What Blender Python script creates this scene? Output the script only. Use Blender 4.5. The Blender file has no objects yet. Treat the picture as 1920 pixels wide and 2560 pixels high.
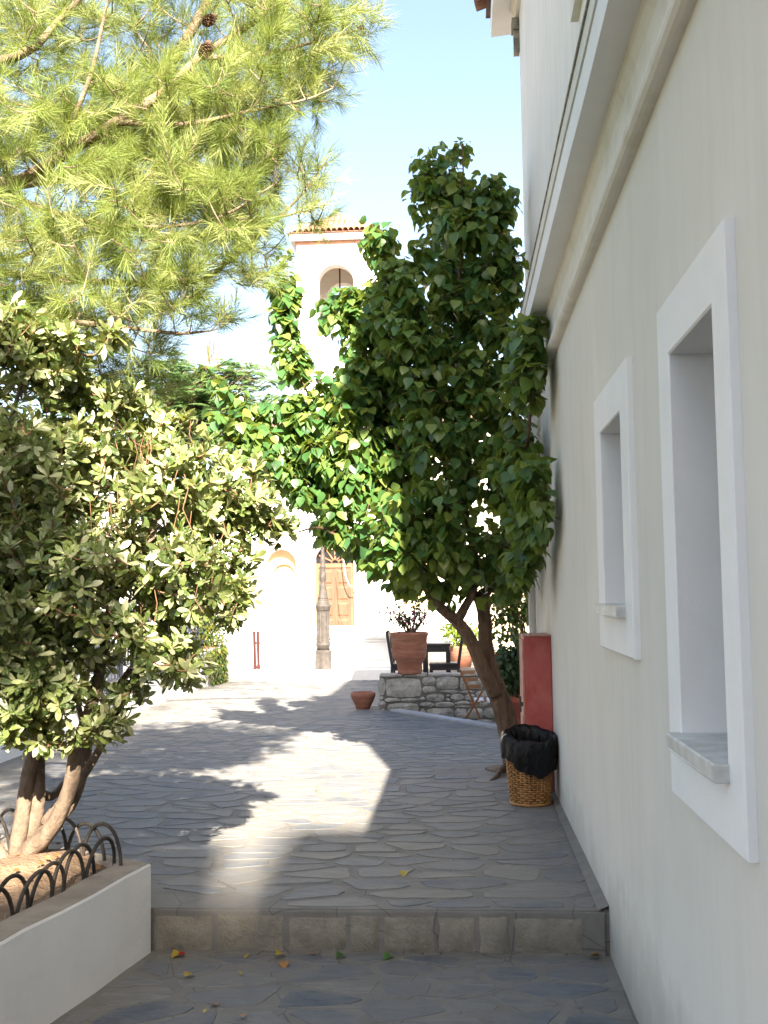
import bpy, bmesh, math, random
import numpy as np
from mathutils import Vector, Matrix

random.seed(7)
rng = np.random.default_rng(7)
SC = bpy.context.scene
COL = SC.collection

# ------------------------------------------------------------------ camera
YAW, PITCH, ROLL = 0.069052, 0.074884, -0.0136
CAM = np.array([0.0, 0.0, 1.4])
FPX = 2700.0


def rx(a):
    c, s = math.cos(a), math.sin(a)
    return np.array([[1, 0, 0], [0, c, -s], [0, s, c]])


def rz(a):
    c, s = math.cos(a), math.sin(a)
    return np.array([[c, -s, 0], [s, c, 0], [0, 0, 1]])


RC = rz(YAW) @ rx(math.pi / 2 + PITCH) @ rz(ROLL)
cam = bpy.data.cameras.new('camera')
camo = bpy.data.objects.new('camera', cam)
COL.objects.link(camo)
camo.matrix_world = Matrix.Translation(CAM) @ Matrix(RC.tolist()).to_4x4()
cam.sensor_fit = 'VERTICAL'
cam.sensor_height = 24.0
cam.lens = 24.0 * FPX / 2560.0
cam.clip_start = 0.05
cam.clip_end = 2000
SC.camera = camo
SC.render.resolution_x, SC.render.resolution_y = 768, 1024

# ------------------------------------------------------------------ light
SX, SY, SZ = 0.31, -1.48, 1.0          # direction towards the sun
SUN = Vector((SX, SY, SZ)).normalized()
ELEV = math.asin(SUN.z)
w = bpy.data.worlds.new('World')
SC.world = w
w.use_nodes = True
nt = w.node_tree
nt.nodes.clear()
sky = nt.nodes.new('ShaderNodeTexSky')
sky.sky_type = 'NISHITA'
sky.sun_disc = False
sky.sun_elevation = ELEV
sky.sun_rotation = math.atan2(SUN.x, SUN.y)
sky.air_density = 1.0
sky.dust_density = 2.2
sky.ozone_density = 1.0
bg = nt.nodes.new('ShaderNodeBackground')
bg.inputs['Strength'].default_value = 0.077
wo = nt.nodes.new('ShaderNodeOutputWorld')
nt.links.new(sky.outputs[0], bg.inputs[0])
nt.links.new(bg.outputs[0], wo.inputs[0])
sl = bpy.data.lights.new('sun', 'SUN')
sl.energy = 5.0
sl.angle = math.radians(0.53)
sl.color = (1.0, 0.93, 0.82)
so = bpy.data.objects.new('sun', sl)
COL.objects.link(so)
so.rotation_euler = SUN.to_track_quat('Z', 'Y').to_euler()
so.location = (0, 0, 30)
VS = SC.view_settings
SC.display_settings.display_device = 'sRGB'
VS.view_transform = 'Standard'
VS.look = 'None'
VS.gamma = 1
VS.use_curve_mapping = False
VS.exposure = 2.6
VS.use_white_balance = True          # the camera was balanced for the open shade
VS.white_balance_temperature = 7100
VS.white_balance_tint = 11.5
SC.render.engine = 'CYCLES'
SC.cycles.max_bounces = 8
SC.cycles.diffuse_bounces = 5
SC.cycles.glossy_bounces = 3
SC.cycles.transmission_bounces = 4
SC.cycles.use_denoising = True
SC.cycles.sample_clamp_indirect = 8


# ------------------------------------------------------------------ helpers
def at(dx, dy, Y):
    """a point of the place seen at (dx, dy) of the 1659 px wide view, at depth Y"""
    k = 1920 / 1659
    d = RC @ np.array([(dx * k - 960) / FPX, -(dy * k - 1280) / FPX, -1.0])
    return CAM + d * (Y / d[1])


def project(p):
    v = (np.asarray(p) - CAM) @ RC
    k = 1659 / 1920
    return np.stack([(960 + FPX * v[..., 0] / -v[..., 2]) * k, (1280 - FPX * v[..., 1] / -v[..., 2]) * k, -v[..., 2]], -1)


ORIG = {}


def setp(o, label=None, cat=None, group=None, kind=None):
    if label: o['label'] = label
    if cat: o['category'] = cat
    if group: o['group'] = group
    if kind: o['kind'] = kind
    return o


def thing(name, label, cat, loc=(0, 0, 0), rotz=0.0, group=None):
    o = bpy.data.objects.new(name, None)
    o.empty_display_size = 0.1
    COL.objects.link(o)
    o.location = loc
    o.rotation_euler = (0, 0, rotz)
    ORIG[o.name] = Vector(loc)
    return setp(o, label, cat, group)


def link(name, me, parent=None, world=True, off=None):
    o = bpy.data.objects.new(name, me)
    COL.objects.link(o)
    if parent is not None:
        o.parent = parent
        ORIG[o.name] = ORIG.get(parent.name, Vector())
    return o


def raw_mesh(name, verts, faces, mats, smooth=False, tint=None, off=None, midx=None):
    me = bpy.data.meshes.new(name)
    v = np.asarray(verts, dtype=np.float64).reshape(-1, 3)
    if off is not None:
        v = v - np.array(off)
    if isinstance(faces, np.ndarray):
        k = faces.shape[1]
        nf = faces.shape[0]
        me.vertices.add(len(v))
        me.vertices.foreach_set('co', v.astype(np.float32).ravel())
        me.loops.add(nf * k)
        me.loops.foreach_set('vertex_index', faces.astype(np.int32).ravel())
        me.polygons.add(nf)
        me.polygons.foreach_set('loop_start', np.arange(0, nf * k, k, dtype=np.int32))
        me.polygons.foreach_set('loop_total', np.full(nf, k, dtype=np.int32))
        me.update(calc_edges=True)
    else:
        me.from_pydata(v.tolist(), [], [list(f) for f in faces])
        me.update()
    if not isinstance(mats, (list, tuple)): mats = [mats]
    for m in mats: me.materials.append(m)
    if midx is not None:
        me.polygons.foreach_set('material_index', np.asarray(midx, dtype=np.int32))
    if smooth:
        me.polygons.foreach_set('use_smooth', np.ones(len(me.polygons), dtype=bool))
    if tint is not None:
        a = me.attributes.new('tint', 'FLOAT', 'POINT')
        a.data.foreach_set('value', np.broadcast_to(np.asarray(tint, dtype=np.float32), (len(v),)).copy())
    return me


def part(name, mb, mat, parent=None, world=True, smooth=False, tint=None, kind=None, label=None):
    """ONE mesh object; mb holds world (or local) coordinates"""
    off = ORIG.get(parent.name) if (parent is not None and world) else None
    me = raw_mesh(name, mb.v, mb.f, mat, smooth, tint, off)
    o = link(name, me, parent)
    return setp(o, label, kind=kind)


class MB:
    def __init__(s):
        s.v = []; s.f = []

    def add(s, v, f):
        n = len(s.v)
        s.v.extend([tuple(map(float, p)) for p in v])
        s.f.extend([tuple(i + n for i in q) for q in f])
        return s

    def box(s, x0, x1, y0, y1, z0, z1, bev=0.0):
        if bev <= 0:
            v = [(x, y, z) for z in (z0, z1) for y in (y0, y1) for x in (x0, x1)]
            return s.add(v, [(0, 2, 3, 1), (4, 5, 7, 6), (0, 1, 5, 4), (2, 6, 7, 3), (0, 4, 6, 2), (1, 3, 7, 5)])
        bm = bmesh.new()
        bmesh.ops.create_cube(bm, size=1)
        for q in bm.verts:
            q.co = Vector(((x0 + x1) / 2 + q.co.x * (x1 - x0), (y0 + y1) / 2 + q.co.y * (y1 - y0), (z0 + z1) / 2 + q.co.z * (z1 - z0)))
        bmesh.ops.bevel(bm, geom=bm.edges[:], offset=bev, segments=2, profile=0.6, affect='EDGES')
        return s.bm(bm)

    def bm(s, bm):
        bm.verts.index_update()
        s.add([q.co for q in bm.verts], [[q.index for q in f.verts] for f in bm.faces])
        bm.free()
        return s

    def bar(s, a, b, wx, wy, up=(0, 0, 1)):
        a, b = Vector(a), Vector(b)
        d = (b - a).normalized()
        u = Vector(up)
        if abs(d.dot(u)) > 0.98: u = Vector((0, 1, 0))
        x = d.cross(u).normalized(); y = x.cross(d)
        v = [p + x * (i * wx / 2) + y * (j * wy / 2) for p in (a, b) for j in (-1, 1) for i in (-1, 1)]
        return s.add(v, [(0, 2, 3, 1), (4, 5, 7, 6), (0, 1, 5, 4), (2, 6, 7, 3), (0, 4, 6, 2), (1, 3, 7, 5)])

    def tube(s, pts, rad, sides=8, noise=0.0, cap=True):
        P = [Vector(p) for p in pts]
        n = len(P)
        R = [rad] * n if not hasattr(rad, '__len__') else list(rad)
        t = (P[1] - P[0]).normalized()
        u = t.orthogonal().normalized()
        v = []
        for i in range(n):
            d = (P[min(i + 1, n - 1)] - P[max(i - 1, 0)]).normalized()
            u = (u - d * u.dot(d))
            u = u.normalized() if u.length > 1e-6 else d.orthogonal().normalized()
            b = d.cross(u)
            for k in range(sides):
                a = 2 * math.pi * k / sides
                r = R[i] * (1 + random.uniform(-noise, noise))
                v.append(P[i] + u * (math.cos(a) * r) + b * (math.sin(a) * r))
        f = []
        for i in range(n - 1):
            for k in range(sides):
                k2 = (k + 1) % sides
                f.append((i * sides + k, i * sides + k2, (i + 1) * sides + k2, (i + 1) * sides + k))
        if cap:
            f.append(tuple(range(sides - 1, -1, -1)))
            f.append(tuple((n - 1) * sides + k for k in range(sides)))
        return s.add(v, f)

    def lathe(s, prof, seg=32, c=(0, 0, 0), wob=0.0, capb=True):
        v = []
        ph = random.random() * 6
        for r, z in prof:
            for k in range(seg):
                a = 2 * math.pi * k / seg
                q = r * (1 + wob * math.sin(2 * a + ph + z * 3))
                v.append((c[0] + q * math.cos(a), c[1] + q * math.sin(a), c[2] + z))
        f = []
        for i in range(len(prof) - 1):
            for k in range(seg):
                k2 = (k + 1) % seg
                f.append((i * seg + k, i * seg + k2, (i + 1) * seg + k2, (i + 1) * seg + k))
        if capb: f.append(tuple(range(seg - 1, -1, -1)))
        f.append(tuple((len(prof) - 1) * seg + k for k in range(seg)))
        return s.add(v, f)


def smooth_pts(ctrl, n=6):
    """Catmull-Rom through control points (each with a radius as 4th value if given)"""
    C = [np.array(c, float) for c in ctrl]
    C = [2 * C[0] - C[1]] + C + [2 * C[-1] - C[-2]]
    out = []
    for i in range(1, len(C) - 2):
        for k in range(n):
            t = k / n
            a, b, c, d = C[i - 1], C[i], C[i + 1], C[i + 2]
            out.append(0.5 * (2 * b + (c - a) * t + (2 * a - 5 * b + 4 * c - d) * t * t + (3 * b - a - 3 * c + d) * t ** 3))
    out.append(C[-2])
    return np.array(out)


def norm(a):
    return a / np.maximum(np.linalg.norm(a, axis=-1, keepdims=True), 1e-9)


def frames(axis, nrm):
    """rotation matrices with local Y = axis, local Z ~ nrm"""
    y = norm(axis)
    z = norm(nrm - y * np.sum(nrm * y, -1, keepdims=True))
    x = np.cross(y, z)
    return np.stack([x, y, z], -1)


def batch(tv, tf, R, pos, scale):
    tv = np.asarray(tv, float); tf = np.asarray(tf, int)
    N, k = len(pos), len(tv)
    v = np.einsum('nij,kj->nki', R, tv) * np.asarray(scale).reshape(-1, 1, 1) + pos[:, None, :]
    f = tf[None] + (np.arange(N) * k)[:, None, None]
    return v.reshape(-1, 3), f.reshape(-1, tf.shape[1])


def leaf_template(half, fold=0.16, droop=-0.12):
    """ovate leaf, half = [(width, y)...] between base and tip"""
    ys = [0] + [y for _, y in half] + [1]
    v = [(0, y, droop * y * y) for y in ys]
    m = len(ys)
    L = []
    for sgn in (-1, 1):
        idx = []
        for wd, y in half:
            idx.append(len(v)); v.append((sgn * wd, y * 0.97, droop * y * y + fold * wd))
        L.append(idx)
    f = []
    for sgn, idx in zip((-1, 1), L):
        chain = [0] + idx + [m - 1]
        for i in range(m - 1):
            a, b = i, i + 1
            l, l2 = chain[i], chain[i + 1]
            tris = []
            if l == a: tris = [(a, l2, b)]
            elif l2 == b: tris = [(a, l, b)]
            else: tris = [(a, l, l2), (a, l2, b)]
            for t in tris: f.append(t if sgn > 0 else t[::-1])
    return np.array(v), np.array(f)


PEAR_LEAF = leaf_template([(0.34, 0.1), (0.45, 0.32), (0.36, 0.6), (0.15, 0.84)], 0.2, -0.16)
OB_LEAF = leaf_template([(0.06, 0.18), (0.13, 0.45), (0.17, 0.70), (0.105, 0.91)], 0.15, -0.1)
SMALL_LEAF = leaf_template([(0.28, 0.4)], 0.2, -0.1)


def leaf_crown(parent, tmpl, R, pos, scale, mat, n_obj=300, cell=22, crown_name='crown', leaf_name='leaf', bias=None):
    """the leaves that show largest become objects under the crown, the rest one mass"""
    N = len(pos)
    tint = rng.random(N)
    pr = project(pos)
    inside = (pr[:, 0] > 2) & (pr[:, 0] < 1657) & (pr[:, 1] > 2) & (pr[:, 1] < 2210) & (pr[:, 2] > 0)
    order = np.argsort(pr[:, 2])
    seen, chosen = set(), []
    for i in order:
        if not inside[i]: continue
        c = (int(pr[i, 0] // cell), int(pr[i, 1] // cell))
        if c in seen: continue
        seen.add(c); chosen.append(i)
    if len(chosen) > n_obj:
        chosen = list(np.random.default_rng(3).choice(chosen, n_obj, replace=False))
    cs = np.zeros(N, bool); cs[chosen] = True
    rest = ~cs
    v, f = batch(tmpl[0], tmpl[1], R[rest], pos[rest], scale[rest])
    off = ORIG[parent.name]
    me = raw_mesh(crown_name, v, f, mat, True, np.repeat(tint[rest], len(tmpl[0])), off)
    crown = setp(link(crown_name, me, parent), kind='stuff')
    var = [raw_mesh(leaf_name, tmpl[0], tmpl[1], mat, True, (k + 0.5) / 6) for k in range(6)]
    for i in chosen:
        o = link(leaf_name, var[int(tint[i] * 5.999)], crown)
        M = Matrix((R[i] * scale[i]).tolist()).to_4x4()
        M.translation = Vector(pos[i]) - off
        o.matrix_local = M
    return crown


# ------------------------------------------------------------------ materials
def new_mat(name):
    m = bpy.data.materials.new(name)
    m.use_nodes = True
    t = m.node_tree
    return m, t, t.nodes['Principled BSDF']


def N(t, typ, **kw):
    n = t.nodes.new(typ)
    for k, v in kw.items():
        if k in n.inputs: n.inputs[k].default_value = v
        else: setattr(n, k, v)
    return n


def coords(t, scale=(1, 1, 1), rot=(0, 0, 0)):
    tc = N(t, 'ShaderNodeTexCoord')
    mp = N(t, 'ShaderNodeMapping')
    mp.inputs['Scale'].default_value = scale
    mp.inputs['Rotation'].default_value = rot
    t.links.new(tc.outputs['Object'], mp.inputs['Vector'])
    return mp.outputs[0]


def noise(t, vec, scale, detail=5, rough=0.6, dist=0.0):
    n = N(t, 'ShaderNodeTexNoise', Scale=scale, Detail=detail, Roughness=rough, Distortion=dist)
    t.links.new(vec, n.inputs['Vector'])
    return n.outputs[0]


def ramp(t, fac, stops):
    r = N(t, 'ShaderNodeValToRGB')
    e = r.color_ramp.elements
    while len(e) > 1: e.remove(e[-1])
    e[0].position = stops[0][0]; e[0].color = (*stops[0][1], 1)
    for p, c in stops[1:]:
        q = e.new(p); q.color = (*c, 1)
    t.links.new(fac, r.inputs[0])
    return r.outputs[0]


def mixc(t, fac, a, b, mode='MIX'):
    m = N(t, 'ShaderNodeMix', data_type='RGBA', blend_type=mode)
    for s, v in ((0, fac), (6, a), (7, b)):
        if hasattr(v, 'is_linked') or hasattr(v, 'links'): t.links.new(v, m.inputs[s])
        else: m.inputs[s].default_value = v if s == 0 else (*v, 1)
    return m.outputs[2]


def bump(t, bsdf, h, strength=0.3, dist=0.01):
    b = N(t, 'ShaderNodeBump', Strength=strength, Distance=dist)
    t.links.new(h, b.inputs['Height'])
    t.links.new(b.outputs[0], bsdf.inputs['Normal'])


def mat_rough(name, c0, c1, scale=6, rough=0.8, bs=0.3, bscale=80, bd=0.004, stain=None, stretch=(1, 1, 1), spec=0.3, metal=0.0):
    m, t, b = new_mat(name)
    v = coords(t, stretch)
    col = ramp(t, noise(t, v, scale, 6, 0.62), [(0.32, c0), (0.68, c1)])
    if stain:
        v2 = coords(t, stain[1])
        col = mixc(t, ramp(t, noise(t, v2, stain[2], 4, 0.6), [(0.5, (0, 0, 0)), (0.75, (stain[3],) * 3)]), col, stain[0])
    t.links.new(col, b.inputs['Base Color'])
    b.inputs['Roughness'].default_value = rough
    b.inputs['Specular IOR Level'].default_value = spec
    b.inputs['Metallic'].default_value = metal
    if bs: bump(t, b, noise(t, coords(t), bscale, 4, 0.7), bs, bd)
    return m


def mat_leaf(name, cols, trans, tw=0.35, rough=0.42, spec=0.45, speck=None):
    m, t, b = new_mat(name)
    at_ = N(t, 'ShaderNodeAttribute', attribute_name='tint')
    col = ramp(t, at_.outputs['Fac'], [(i / (len(cols) - 1), c) for i, c in enumerate(cols)])
    if speck:
        col = mixc(t, ramp(t, noise(t, coords(t), speck[1], 3, 0.7), [(0.52, (0, 0, 0)), (0.6, (speck[2],) * 3)]), col, speck[0])
    t.links.new(col, b.inputs['Base Color'])
    b.inputs['Roughness'].default_value = rough
    b.inputs['Specular IOR Level'].default_value = spec
    tr = N(t, 'ShaderNodeBsdfTranslucent')
    tr.inputs[0].default_value = (*trans, 1)
    mx = N(t, 'ShaderNodeMixShader')
    mx.inputs[0].default_value = tw
    t.links.new(b.outputs[0], mx.inputs[1]); t.links.new(tr.outputs[0], mx.inputs[2])
    t.links.new(mx.outputs[0], t.nodes['Material Output'].inputs[0])
    return m


def mat_paving(name):
    m, t, b = new_mat(name)
    at_ = N(t, 'ShaderNodeAttribute', attribute_name='tint')
    v = coords(t)
    base = ramp(t, at_.outputs['Fac'], [(0, (0.082, 0.10, 0.125)), (0.3, (0.125, 0.14, 0.162)), (0.55, (0.17, 0.175, 0.18)), (0.8, (0.195, 0.187, 0.172)), (1, (0.115, 0.135, 0.165))])
    vs = coords(t, (2.2, 9, 1))
    streak = ramp(t, noise(t, vs, 3.2, 8, 0.72, 0.6), [(0.3, (0.5, 0.52, 0.56)), (0.5, (1, 1, 1)), (0.72, (1.5, 1.45, 1.36))])
    col = mixc(t, 0.85, base, streak, 'MULTIPLY')
    dust = ramp(t, noise(t, v, 3.6, 8, 0.75), [(0.38, (0, 0, 0)), (0.62, (0.85,) * 3)])
    col = mixc(t, dust, col, (0.18, 0.173, 0.162))
    t.links.new(col, b.inputs['Base Color'])
    b.inputs['Roughness'].default_value = 0.66
    b.inputs['Specular IOR Level'].default_value = 0.35
    bump(t, b, noise(t, vs, 9, 8, 0.75), 0.55, 0.008)
    return m


def mat_mortar(name):
    m, t, b = new_mat(name)
    v = coords(t)
    col = ramp(t, noise(t, v, 5, 8, 0.7), [(0.3, (0.14, 0.134, 0.124)), (0.55, (0.182, 0.173, 0.158)), (0.75, (0.225, 0.212, 0.19))])
    vo = N(t, 'ShaderNodeTexVoronoi', feature='DISTANCE_TO_EDGE', Scale=3.1)
    t.links.new(v, vo.inputs['Vector'])
    crack = ramp(t, vo.outputs['Distance'], [(0.0, (0.4, 0.4, 0.4)), (0.012, (1, 1, 1))])
    col = mixc(t, 0.8, col, crack, 'MULTIPLY')
    t.links.new(col, b.inputs['Base Color'])
    b.inputs['Roughness'].default_value = 0.85
    bump(t, b, noise(t, v, 60, 6, 0.75), 0.5, 0.006)
    return m


M = {}
def mat_housewall(name):
    m, t, b = new_mat(name)
    v = coords(t)
    col = ramp(t, noise(t, v, 1.6, 7, 0.65), [(0.3, (0.665, 0.645, 0.59)), (0.7, (0.72, 0.70, 0.65))])
    col = mixc(t, ramp(t, noise(t, coords(t, (4, 4, .5)), 1.7, 6, .65), [(0.48, (0, 0, 0)), (0.8, (0.45,) * 3)]), col, (0.55, 0.54, 0.50))
    sx = N(t, 'ShaderNodeSeparateXYZ')
    t.links.new(v, sx.inputs[0])
    ad = N(t, 'ShaderNodeMath', operation='MULTIPLY_ADD')
    t.links.new(noise(t, v, 5, 6, .7), ad.inputs[0]); ad.inputs[1].default_value = -.5
    t.links.new(sx.outputs[2], ad.inputs[2])
    dirt = ramp(t, ad.outputs[0], [(0.0, (0.6,) * 3), (0.16, (0, 0, 0))])
    neg = N(t, 'ShaderNodeMath', operation='ADD'); neg.inputs[1].default_value = .42
    t.links.new(ad.outputs[0], neg.inputs[0])
    dirt = ramp(t, neg.outputs[0], [(0.0, (0.75,) * 3), (0.25, (0.35,) * 3), (0.42, (0, 0, 0))])
    col = mixc(t, dirt, col, (0.36, 0.33, 0.28))
    t.links.new(col, b.inputs['Base Color'])
    b.inputs['Roughness'].default_value = .85
    b.inputs['Specular IOR Level'].default_value = .25
    h = N(t, 'ShaderNodeMath', operation='MULTIPLY_ADD'); h.inputs[1].default_value = .35
    t.links.new(noise(t, v, 150, 4, .7), h.inputs[0]); t.links.new(noise(t, v, 6, 5, .6), h.inputs[2])
    bump(t, b, h.outputs[0], .3, .006)
    return m


M['cream'] = mat_housewall('cream_plaster')
M['upper'] = mat_rough('pale_plaster', (0.68, 0.67, 0.61), (0.74, 0.73, 0.68), 2.0, 0.85, 0.2, 120, 0.002, stain=((0.55, 0.56, 0.54), (6, 6, 0.3), 2.0, 0.7))
M['trim'] = mat_rough('white_trim', (0.79, 0.79, 0.79), (0.84, 0.84, 0.84), 5, 0.75, 0.35, 120, 0.003)
M['trimcream'] = mat_rough('cream_trim', (0.69, 0.665, 0.61), (0.74, 0.72, 0.67), 4, 0.8, 0.2, 120, 0.002, stain=((0.45, 0.42, 0.3), (1, 1, 1), 4, 0.6))
M['grime'] = mat_rough('grimy_ledge', (0.12, 0.11, 0.09), (0.46, 0.43, 0.36), 14, 0.9, 0.5, 60, 0.006)
M['marble'] = mat_rough('worn_marble', (0.46, 0.46, 0.44), (0.66, 0.66, 0.64), 14, 0.55, 0.2, 90, 0.003)
M['white'] = mat_rough('whitewash', (0.74, 0.74, 0.73), (0.81, 0.81, 0.80), 3, 0.85, 0.45, 45, 0.006, stain=((0.5, 0.47, 0.42), (1, 1, 2.5), 2.4, 0.35))
M['mortar'] = mat_mortar('paving_mortar')
M['paving'] = mat_paving('slate_paving')
M['soil'] = mat_rough('dry_soil', (0.13, 0.085, 0.055), (0.27, 0.185, 0.12), 11, 0.95, 1.0, 30, 0.03)
M['dirt'] = mat_rough('bare_earth', (0.11, 0.085, 0.06), (0.2, 0.155, 0.11), 4, 0.95, 0.6, 20, 0.02)
M['capping'] = mat_rough('concrete_capping', (0.22, 0.19, 0.155), (0.33, 0.29, 0.24), 7, 0.9, 0.5, 50, 0.006)
M['riser'] = mat_rough('pale_limestone', (0.185, 0.17, 0.142), (0.28, 0.258, 0.215), 8, 0.85, 0.8, 38, 0.014, stain=((0.15, 0.14, 0.105), (1, 1, 1), 11, 0.7))
M['rubble'] = mat_rough('rubble_stone', (0.27, 0.255, 0.23), (0.47, 0.445, 0.40), 9, 0.9, 0.9, 30, 0.015, stain=((0.13, 0.125, 0.115), (1, 1, 1), 13, 0.75))
M['joint'] = mat_rough('wall_joint', (0.10, 0.095, 0.085), (0.19, 0.18, 0.16), 12, 0.95, 0.8, 40, 0.01)
M['kerb'] = mat_rough('smooth_kerb', (0.33, 0.335, 0.35), (0.43, 0.43, 0.44), 6, 0.75, 0.3, 60, 0.004)
M['terracotta'] = mat_rough('terracotta', (0.24, 0.09, 0.055), (0.36, 0.155, 0.10), 5, 0.8, 0.3, 60, 0.003, stain=((0.5, 0.36, 0.27), (1, 1, 7), 3, 0.35), stretch=(1, 1, 4))
M['terradark'] = mat_rough('dark_terracotta', (0.22, 0.05, 0.03), (0.33, 0.085, 0.05), 5, 0.75, 0.2, 60, 0.003)
M['red'] = mat_rough('red_paint', (0.40, 0.075, 0.066), (0.50, 0.14, 0.125), 5, 0.55, 0.2, 30, 0.002, stain=((0.34, 0.03, 0.024), (1, 1, 0.6), 5, 0.85))
M['redface'] = mat_rough('faded_red_paint', (0.46, 0.20, 0.15), (0.58, 0.33, 0.27), 6, 0.6, 0.2, 40, 0.002, stain=((0.16, 0.09, 0.07), (1, 1, 1), 11, 0.7))
M['iron'] = mat_rough('black_iron', (0.018, 0.017, 0.016), (0.05, 0.042, 0.036), 14, 0.6, 0.3, 60, 0.003, stain=((0.17, 0.12, 0.085), (1, 1, 1), 9, 0.5))
M['navy'] = mat_rough('dark_blue_iron', (0.015, 0.02, 0.035), (0.03, 0.04, 0.065), 10, 0.5, 0.1, 60, 0.002)
M['castiron'] = mat_rough('grey_cast_iron', (0.048, 0.042, 0.038), (0.092, 0.082, 0.075), 16, 0.65, 0.5, 50, 0.006)
M['bark'] = mat_rough('brown_bark', (0.085, 0.055, 0.038), (0.21, 0.14, 0.095), 7, 0.9, 0.9, 26, 0.02, stretch=(3, 3, 0.8))
M['greybark'] = mat_rough('grey_bark', (0.085, 0.058, 0.042), (0.22, 0.165, 0.12), 9, 0.9, 0.8, 30, 0.015, stretch=(2, 2, 1))
M['pinebark'] = mat_rough('pine_bark', (0.12, 0.085, 0.06), (0.33, 0.25, 0.18), 12, 0.95, 0.9, 35, 0.012)
M['cone'] = mat_rough('pine_cone', (0.05, 0.027, 0.016), (0.14, 0.08, 0.05), 20, 0.8, 0.3, 60, 0.003)
M['twig'] = mat_rough('dry_twig', (0.14, 0.07, 0.04), (0.26, 0.15, 0.09), 9, 0.9, 0, 1)
M['wicker'] = mat_rough('wicker', (0.26, 0.11, 0.035), (0.50, 0.26, 0.10), 18, 0.5, 0.2, 90, 0.002, spec=0.4)
M['wood'] = mat_rough('reddish_wood', (0.19, 0.075, 0.03), (0.30, 0.13, 0.055), 6, 0.55, 0.2, 40, 0.002, stretch=(1, 1, 6))
M['darkwood'] = mat_rough('dark_stained_wood', (0.018, 0.017, 0.018), (0.045, 0.042, 0.044), 6, 0.5, 0.1, 40, 0.002)
M['door'] = mat_rough('varnished_door', (0.085, 0.050, 0.031), (0.12, 0.075, 0.048), 3, 0.5, 0.15, 30, 0.003, stretch=(5, 5, 0.6))
M['doorframe'] = mat_rough('brown_door_frame', (0.20, 0.075, 0.04), (0.28, 0.115, 0.065), 3, 0.55, 0.1, 30, 0.003)
M['tile'] = mat_rough('clay_tile', (0.27, 0.115, 0.075), (0.46, 0.27, 0.19), 3.5, 0.85, 0.4, 30, 0.006, stain=((0.12, 0.08, 0.07), (1, 1, 1), 5, 0.7))
M['oldtile'] = mat_rough('old_roof_tile', (0.14, 0.10, 0.09), (0.27, 0.19, 0.16), 3, 0.9, 0.4, 20, 0.01)
M['shaded_red'] = mat_rough('shaded_red_wood', (0.035, 0.007, 0.006), (0.055, 0.010, 0.008), 5, 0.7, 0.2, 40, 0.002)  # red taken nearly black to stand for shade on the folded frame
M['shadow_brown'] = mat_rough('cornice_shadow', (0.30, 0.15, 0.10), (0.40, 0.22, 0.15), 6, 0.9, 0.3, 40, 0.005)
M['orange'] = mat_rough('orange_plastic', (0.62, 0.10, 0.02), (0.70, 0.14, 0.03), 3, 0.4, 0, 1)
M['ochre'] = mat_rough('ochre_plaster', (0.58, 0.43, 0.27), (0.64, 0.49, 0.32), 2, 0.9, 0.2, 40, 0.004)
M['beige'] = mat_rough('beige_plaster', (0.55, 0.45, 0.34), (0.62, 0.52, 0.40), 2, 0.9, 0.2, 40, 0.004)
M['cushion'] = mat_rough('white_cloth', (0.72, 0.74, 0.78), (0.78, 0.80, 0.83), 6, 0.9, 0.2, 40, 0.004)
M['cable'] = mat_rough('white_cable', (0.75, 0.74, 0.72), (0.8, 0.8, 0.78), 6, 0.6, 0, 1)
M['shade'] = mat_rough('window_shutter', (0.36, 0.33, 0.29), (0.42, 0.39, 0.34), 6, 0.7, 0, 1)

m, t, b = new_mat('dark_glass')
b.inputs['Base Color'].default_value = (0.02, 0.022, 0.025, 1); b.inputs['Roughness'].default_value = 0.08
M['glass'] = m
m, t, b = new_mat('black_plastic_film')
b.inputs['Base Color'].default_value = (0.004, 0.004, 0.005, 1); b.inputs['Roughness'].default_value = 0.34
b.inputs['Specular IOR Level'].default_value = 0.28
bump(t, b, noise(t, coords(t, (1, 1, 0.5)), 22, 3, 0.6, 1.5), 0.7, 0.02)
M['film'] = m

M['pear'] = mat_leaf('pear_leaf', [(0.032, 0.10, 0.036), (0.056, 0.15, 0.046), (0.11, 0.195, 0.05), (0.18, 0.235, 0.06)], (0.36, 0.44, 0.06), 0.3, 0.36, 0.5)
M['shrub'] = mat_leaf('variegated_leaf', [(0.026, 0.06, 0.015), (0.07, 0.118, 0.027), (0.19, 0.235, 0.072), (0.50, 0.51, 0.33)], (0.36, 0.39, 0.08), 0.28, 0.33, 0.55, speck=((0.38, 0.39, 0.22), 60, 0.6))
M['needle'] = mat_leaf('pine_needle', [(0.09, 0.15, 0.04), (0.185, 0.25, 0.065), (0.285, 0.34, 0.115), (0.44, 0.45, 0.23)], (0.40, 0.46, 0.10), 0.33, 0.5, 0.3)
M['dryneedle'] = mat_leaf('dry_needle', [(0.25, 0.1, 0.04), (0.36, 0.17, 0.08)], (0.3, 0.13, 0.04), 0.25)
M['acacia'] = mat_leaf('feathery_leaf', [(0.10, 0.20, 0.08), (0.16, 0.27, 0.10)], (0.26, 0.42, 0.16), 0.4)
M['darkleaf'] = mat_leaf('dark_leaf', [(0.018, 0.045, 0.014), (0.04, 0.075, 0.022), (0.06, 0.09, 0.026)], (0.09, 0.15, 0.03), 0.25)
M['ivy'] = mat_leaf('trailing_leaf', [(0.03, 0.075, 0.015), (0.07, 0.12, 0.02), (0.2, 0.16, 0.02)], (0.18, 0.24, 0.03), 0.3)
M['limeleaf'] = mat_leaf('bright_leaf', [(0.1, 0.17, 0.02), (0.18, 0.24, 0.04)], (0.3, 0.4, 0.05), 0.35)
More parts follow.
